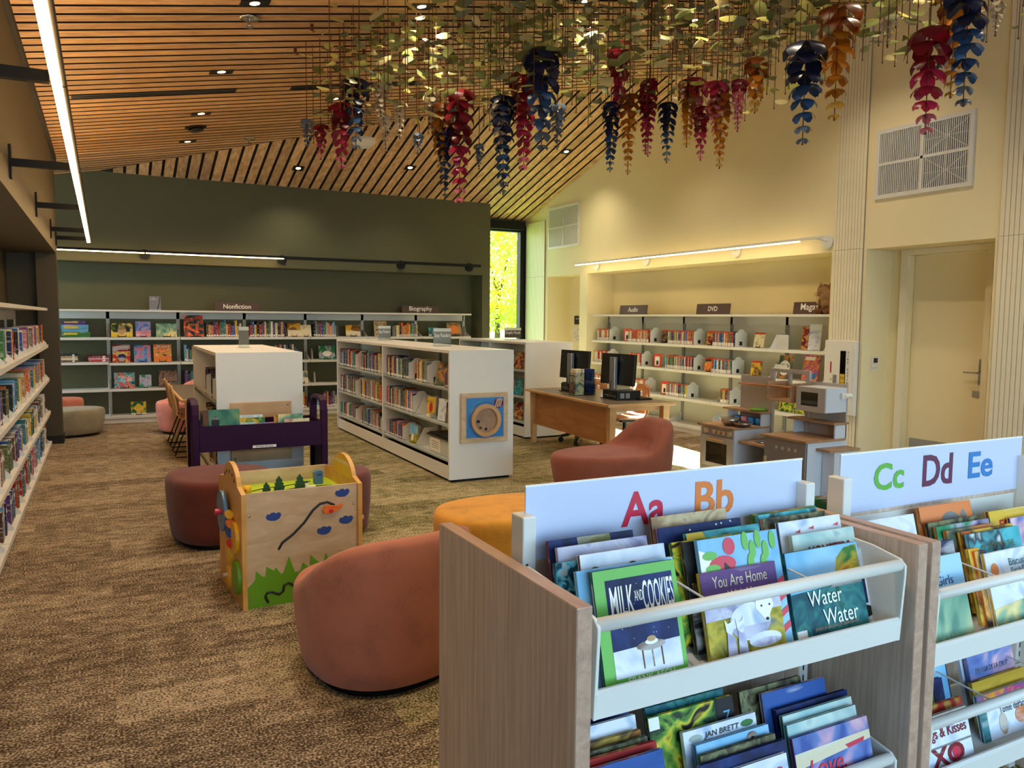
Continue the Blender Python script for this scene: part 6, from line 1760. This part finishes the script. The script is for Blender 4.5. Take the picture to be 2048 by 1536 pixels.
for key, x, wd, yt, zt, ak, lab, sm, zbase in L3:
    o, w_, h_ = bin_book(key, x, wd, yt, zt, zbase + .012 + max(0, yt - 1.37) * .22, ak, lab, spine_m=sm)
    F_ = [(0, 0), (w_, 0), (w_, h_), (0, h_)]
    if key == "girls": patch(o, [(0, h_ * .5), (w_, h_ * .5), (w_, h_), (0, h_)], "art_skyblue"); letters(o, "'s", .11, h_ - .035, w=.02, h=.02, mat="sp_blue", y=-.002); letters(o, "Girls", .13, h_ - .065, w=.07, h=.025, mat="sp_blue", y=-.002)
    if key == "girlhair": patch(o, F_, "letter_orange"); patch(o, ell(.14, h_ - .075, .055, .05, 18, 0, PI), "sp_grey", -.0014); patch(o, ell(.14, h_ - .08, .04, .03, 18, 0, PI), "sp_cream", -.002); patch(o, ell(.205, h_ - .05, .015, .026), "sp_grey", -.0014)
    if key == "myday": letters(o, "MY DAY WITH THE", .13, h_ - .045, w=.16, h=.018, mat="sp_olive", y=-.002); letters(o, "PANYE", .135, h_ - .082, w=.15, h=.036, mat="sp_navy", y=-.002, bold=.01)
    if key == "pup": letters(o, "Biscuit's", .15, h_ - .035, w=.09, h=.022, mat="sp_teal", y=-.002); letters(o, "Earth Day", .155, h_ - .062, w=.09, h=.02, mat="sp_teal", y=-.002); patch(o, ell(.035, h_ - .05, .018, .02), "letter_orange"); patch(o, [(.0, 0), (w_, 0), (w_, .07), (0, .05)], "art_seafoam"); patch(o, [(.2, h_ * .4), (w_, h_ * .4), (w_, h_ * .9), (.215, h_ * .8)], "art_jungle")
    if key == "found": patch(o, F_, "sp_yellow"); letters(o, "FOUND", .13, h_ - .045, w=.17, h=.03, mat="letter_red", y=-.002, bold=.02)
    if key == "purple": patch(o, F_, "art_lilac"); patch(o, F_, "leaf_violet" if "leaf_violet" in M else "sp_purple", -.0009); letters(o, "MELISSA DE LA CRUZ", .11, h_ - .045, w=.16, h=.015, mat="sp_navy", y=-.002); letters(o, "DO\u00d1A ESMERALDA", .145, h_ - .085, w=.14, h=.024, mat="letter_red", y=-.002, bold=.01); patch(o, ell(.055, h_ - .11, .03, .025), "black_print", -.0018)
    if key == "hugs": letters(o, "Hugs & Kisses", .12, h_ - .05, w=.19, h=.036, mat="sp_crimson", y=-.002, bold=.01); patch(o, ell(.16, h_ - .105, .02, .022), "letter_red", -.0016); patch(o, [(0, h_ - .085), (w_, h_ - .085), (w_, h_ - .08), (0, h_ - .08)], "sp_grey", -.0012); letters(o, "XO", .12, .03, w=.14, h=.05, mat="sp_crimson", y=-.002, bold=.03)
    if key == "lucy": patch(o, [(.09, h_ - .05), (.11, h_ - .032), (.19, h_ - .036), (.19, h_ - .075), (.11, h_ - .07)], "letter_green"); letters(o, "Lucy", .15, h_ - .055, w=.05, h=.024, y=-.002)
    if key == "tomie": patch(o, [(0, h_ - .03), (w_, h_ - .03), (w_, h_), (0, h_)], "art_pop"); patch(o, [(0, 0), (.03, 0), (.03, h_ - .03), (0, h_ - .03)], "sp_teal"); letters(o, "Tomie dePaola", .16, h_ - .055, w=.14, h=.02, mat="black_print", y=-.002); patch(o, ell(.1, .035, .02, .03), "sp_tan"); patch(o, ell(.19, .045, .03, .025), "sp_orange")
    if key == "ochre": patch(o, F_, "sp_yellow")
    if key == "navyb": patch(o, F_, "sp_navy")
# a few books in the far-side tray of the second case
for i, (x, wd, zt, ak, lab) in enumerate(((1.98, .23, .985, "emerald", "dark teal picture book in the far tray under the letter sign"), (2.25, .24, .985, "kraft", "buff picture book in the far tray"), (2.52, .22, .99, "redyellow", "crimson-edged picture book in the far tray"))):
    o = cover_book("picture_book", lab, "picture book", (x, 1.80, zt - .25), 0, wd, .26, .014, ak, -.2, "picture books in the alphabet bins")
t = bpy.data.objects["picture_book_bin_case.001"]
MB().prism([(.40, .70), (.66, .66), (.66, .665), (.40, .706)], 'x', .06, .965).build("far_tray", "white_steel", t)
MB().box(.06, .965, .655, .662, .66, .74).build("far_lip", "white_steel", t)
B(.06, .965, .352, .358, .80, .97).build("rear_stop", "white_steel", t)

# ================================================================== HANGING LEAF AND FLOWER STRANDS
def leaf_me(nm, L, W, droop, twist):
    mb = MB(); rows = [(0, .10), (.2, .42), (.5, .5), (.78, .36), (1, .03)]
    for (u, wd) in rows:
        z = -droop * u * u * L
        tw = twist * u
        mb.v += [(u * L, -wd * W, z - .25 * wd * W + tw * W), (u * L, 0, z + .05 * W), (u * L, wd * W, z - .25 * wd * W - tw * W)]
    for i in range(4):
        a = i * 3
        mb.f += [(a, a + 3, a + 4, a + 1), (a + 1, a + 4, a + 5, a + 2)]; mb.m += [0, 0]
    me = mb.mesh("leaf", True); me.materials.append(M["leaf_sage"])
    return me
LEAF = [leaf_me("a", .115, .08, .15, .1), leaf_me("b", .10, .09, .05, .25), leaf_me("c", .135, .075, .3, -.15), leaf_me("d", .095, .08, -.1, .1)]
def blossom_me():
    mb = MB()
    for q in range(5):
        a = 2 * PI * q / 5
        ca, sa = math.cos(a), math.sin(a)
        rows = [(.02, .05, .0), (.2, .15, .05), (.36, .22, -.02), (.47, .2, -.18), (.5, .05, -.34)]
        o = len(mb.v)
        for (r, wd, z) in rows:
            for s in (-1, 0, 1):
                x, yv = r, s * wd
                mb.v.append((x * ca - yv * sa, x * sa + yv * ca, z + (0 if s else .03)))
        for i in range(4):
            b = o + i * 3
            mb.f += [(b, b + 3, b + 4, b + 1), (b + 1, b + 4, b + 5, b + 2)]; mb.m += [0, 0]
    me = mb.mesh("blossom", True); me.materials.append(M["pet_navy"])
    return me
BLOS = blossom_me()
FLW = [(1.55,6.78,3.18,2.98,0.11,'s'), (1.65,6.72,3.13,2.89,0.12,'r'), (1.80,6.64,3.29,2.81,0.19,'r'), (1.91,6.59,3.50,2.97,0.21,'n'), (2.53,6.26,3.30,2.82,0.17,'a'), (2.56,6.23,3.11,2.58,0.14,'n'), (2.63,6.09,3.38,2.53,0.23,'r'), (2.63,6.23,3.27,3.05,0.14,'c'), (2.99,6.01,3.36,2.61,0.19,'n'), (2.98,6.05,3.30,2.95,0.15,'c'),
       (3.15,5.95,3.55,2.82,0.22,'r'), (2.84,5.09,3.44,2.79,0.25,'n'), (3.40,5.83,3.32,2.99,0.13,'s'), (3.86,5.62,3.82,3.27,0.20,'r'), (3.79,5.62,3.33,2.81,0.15,'n'), (3.92,5.55,3.39,2.79,0.15,'a'), (4.07,5.48,3.52,2.94,0.14,'r'), (4.21,5.41,3.33,2.89,0.15,'n'), (4.36,5.34,3.52,3.02,0.15,'a'), (4.46,5.28,3.30,2.91,0.14,'r'),
       (4.43,5.32,3.54,3.19,0.19,'p'), (4.16,4.76,3.33,2.99,0.16,'p'), (4.18,4.73,3.23,2.73,0.15,'a'), (4.31,4.69,3.35,3.01,0.12,'p'), (4.43,4.64,3.50,3.15,0.17,'a'), (4.12,3.87,3.34,2.74,0.24,'n'), (4.44,3.90,3.64,2.94,0.24,'a'), (4.58,3.32,3.34,2.75,0.24,'r'), (4.98,3.44,3.69,3.05,0.20,'a'), (4.67,3.14,3.63,2.89,0.24,'n'),
       (5.26,3.34,3.63,3.46,0.09,'c'), (2.48,6.31,3.40,3.11,0.12,'c'), (2.10,6.52,3.48,3.15,0.12,'c'), (2.24,6.44,3.33,3.07,0.12,'c'), (4.18,4.82,3.93,3.74,0.15,'c'), (4.60,4.61,3.90,3.74,0.15,'c'), (4.33,4.74,3.82,3.63,0.14,'c'), (4.30,5.44,4.04,3.79,0.12,'c'), (3.70,5.74,3.91,3.62,0.17,'c'), (2.13,6.48,3.21,2.94,0.10,'c'),
       (2.37,6.36,3.07,2.92,0.09,'s'), (2.82,6.12,2.99,2.82,0.08,'s'), (4.91,3.49,3.28,3.17,0.07,'s'), (4.63,3.66,3.51,3.39,0.09,'c'), (4.05,5.49,3.42,2.96,0.12,'r')]
GRAD = {'n': ["pet_navy", "pet_navy", "pet_blue", "pet_blue", "pet_slate"], 'r': ["pet_red", "pet_red", "pet_rasp", "pet_rasp", "pet_pink"], 'a': ["pet_brown", "pet_amber", "pet_amber", "pet_amber", "pet_gold"],
        'p': ["pet_rasp", "pet_pink", "pet_pink", "pet_pink", "pet_pink"], 's': ["pet_slate"] * 5, 'c': ["pet_clear"] * 5}
CN = {'n': "navy to slate blue", 'r': "dark red to pink", 'a': "amber to gold", 'p': "pink", 's': "slate grey", 'c': "clear pale"}
SEEN = {}
for i, (x, y, zt, zb_, wd, c) in enumerate(sorted(FLW, key=lambda f: f[0] * .89 - f[1] * .457)):
    SEEN[c] = SEEN.get(c, 0) + 1
    t = thing("flower_strand", "%s hanging flower strand, %s of its colour from the left" % (CN[c], ordn(SEEN[c])), "flower strand", (x, y, zb_), 0, "hanging flower strands")
    H_ = zt - zb_
    MB().cyl((0, 0, -.03), (0, 0, zA(x) - zb_ - .004), .0035, n=5).ball((0, 0, -.03), .008, 6).build("rod", "stem_bronze", t)
    nb = max(2, min(11, int(round(H_ / (wd * .31)))))
    for q in range(nb):
        f = q / max(1, nb - 1)
        s = wd * 1.14 * (1 - .68 * f) * RND.uniform(.95, 1.1)
        zz = H_ * (1 - f) ** 1.05
        inst("blossom", BLOS, t, (0, 0, zz), (RND.uniform(-.15, .15), RND.uniform(-.15, .15), RND.uniform(0, 6.3)), (s, s, s * .95), (GRAD[c][min(4, int(f * 4.99))],))
# leaf strands
rl = random.Random(21)
LC = ["leaf_sage", "leaf_olive", "leaf_sage", "leaf_grey", "leaf_olive", "leaf_lemon", "leaf_cream"]
pos = []
tries = 0
while len(pos) < 185 and tries < 4000:
    tries += 1
    u = rl.uniform(0, 1); v = rl.uniform(-1, 1)
    # the strands fill a band running from over the cart to the cream wall
    x = 1.6 + 3.7 * u; y = 6.4 - 2.2 * u + v * (.7 + .6 * u)
    if y < 2.9 or y > 7.0 or any((x - a) ** 2 + (y - b) ** 2 < .02 for a, b, _ in pos): continue
    pos.append((x, y, rl.random()))
for i, (x, y, q) in enumerate(pos):
    zt = zA(x); lo = 3.02 + .30 * q + .10 * (x - 2.0)
    lo = min(lo, zt - .35)
    t = thing("leaf_strand", "thin bronze rod strung with sage and olive leaves hanging from the slats", "leaf strand", (x, y, lo), 0, "hanging leaf strands")
    MB().cyl((0, 0, 0), (0, 0, zt - lo), .003, n=5).ball((0, 0, 0), .007, 6).build("rod", "stem_bronze", t)
    zz = .06 + rl.uniform(0, .3) * q
    while zz < zt - lo - .08:
        s = rl.uniform(.7, 1.15)
        inst("leaf", rl.choice(LEAF), t, (0, 0, zz), (rl.uniform(-.28, .28), rl.uniform(-.25, .2), rl.uniform(0, 6.3)), (s, s, s), (rl.choice(LC),))
        zz += rl.uniform(.065, .125)
# one strand standing apart on the left, its lit look put into the colour
t = thing("leaf_strand", "lone strand of leaves coloured lamp-lit lemon, nearest the long glowing lamp", "leaf strand", (1.26, 4.89, 2.89), 0, "hanging leaf strands")
MB().cyl((0, 0, 0), (0, 0, zA(1.26) - 2.89), .003, n=5).build("rod", "stem_bronze", t)
for q in range(11):
    s = rl.uniform(.6, .85)
    inst("leaf", LEAF[q % 4], t, (0, 0, .03 + q * .07), (rl.uniform(-.3, .3), rl.uniform(-.25, .35), rl.uniform(0, 6.3)), (s, s, s), ("leaf_lemon",))
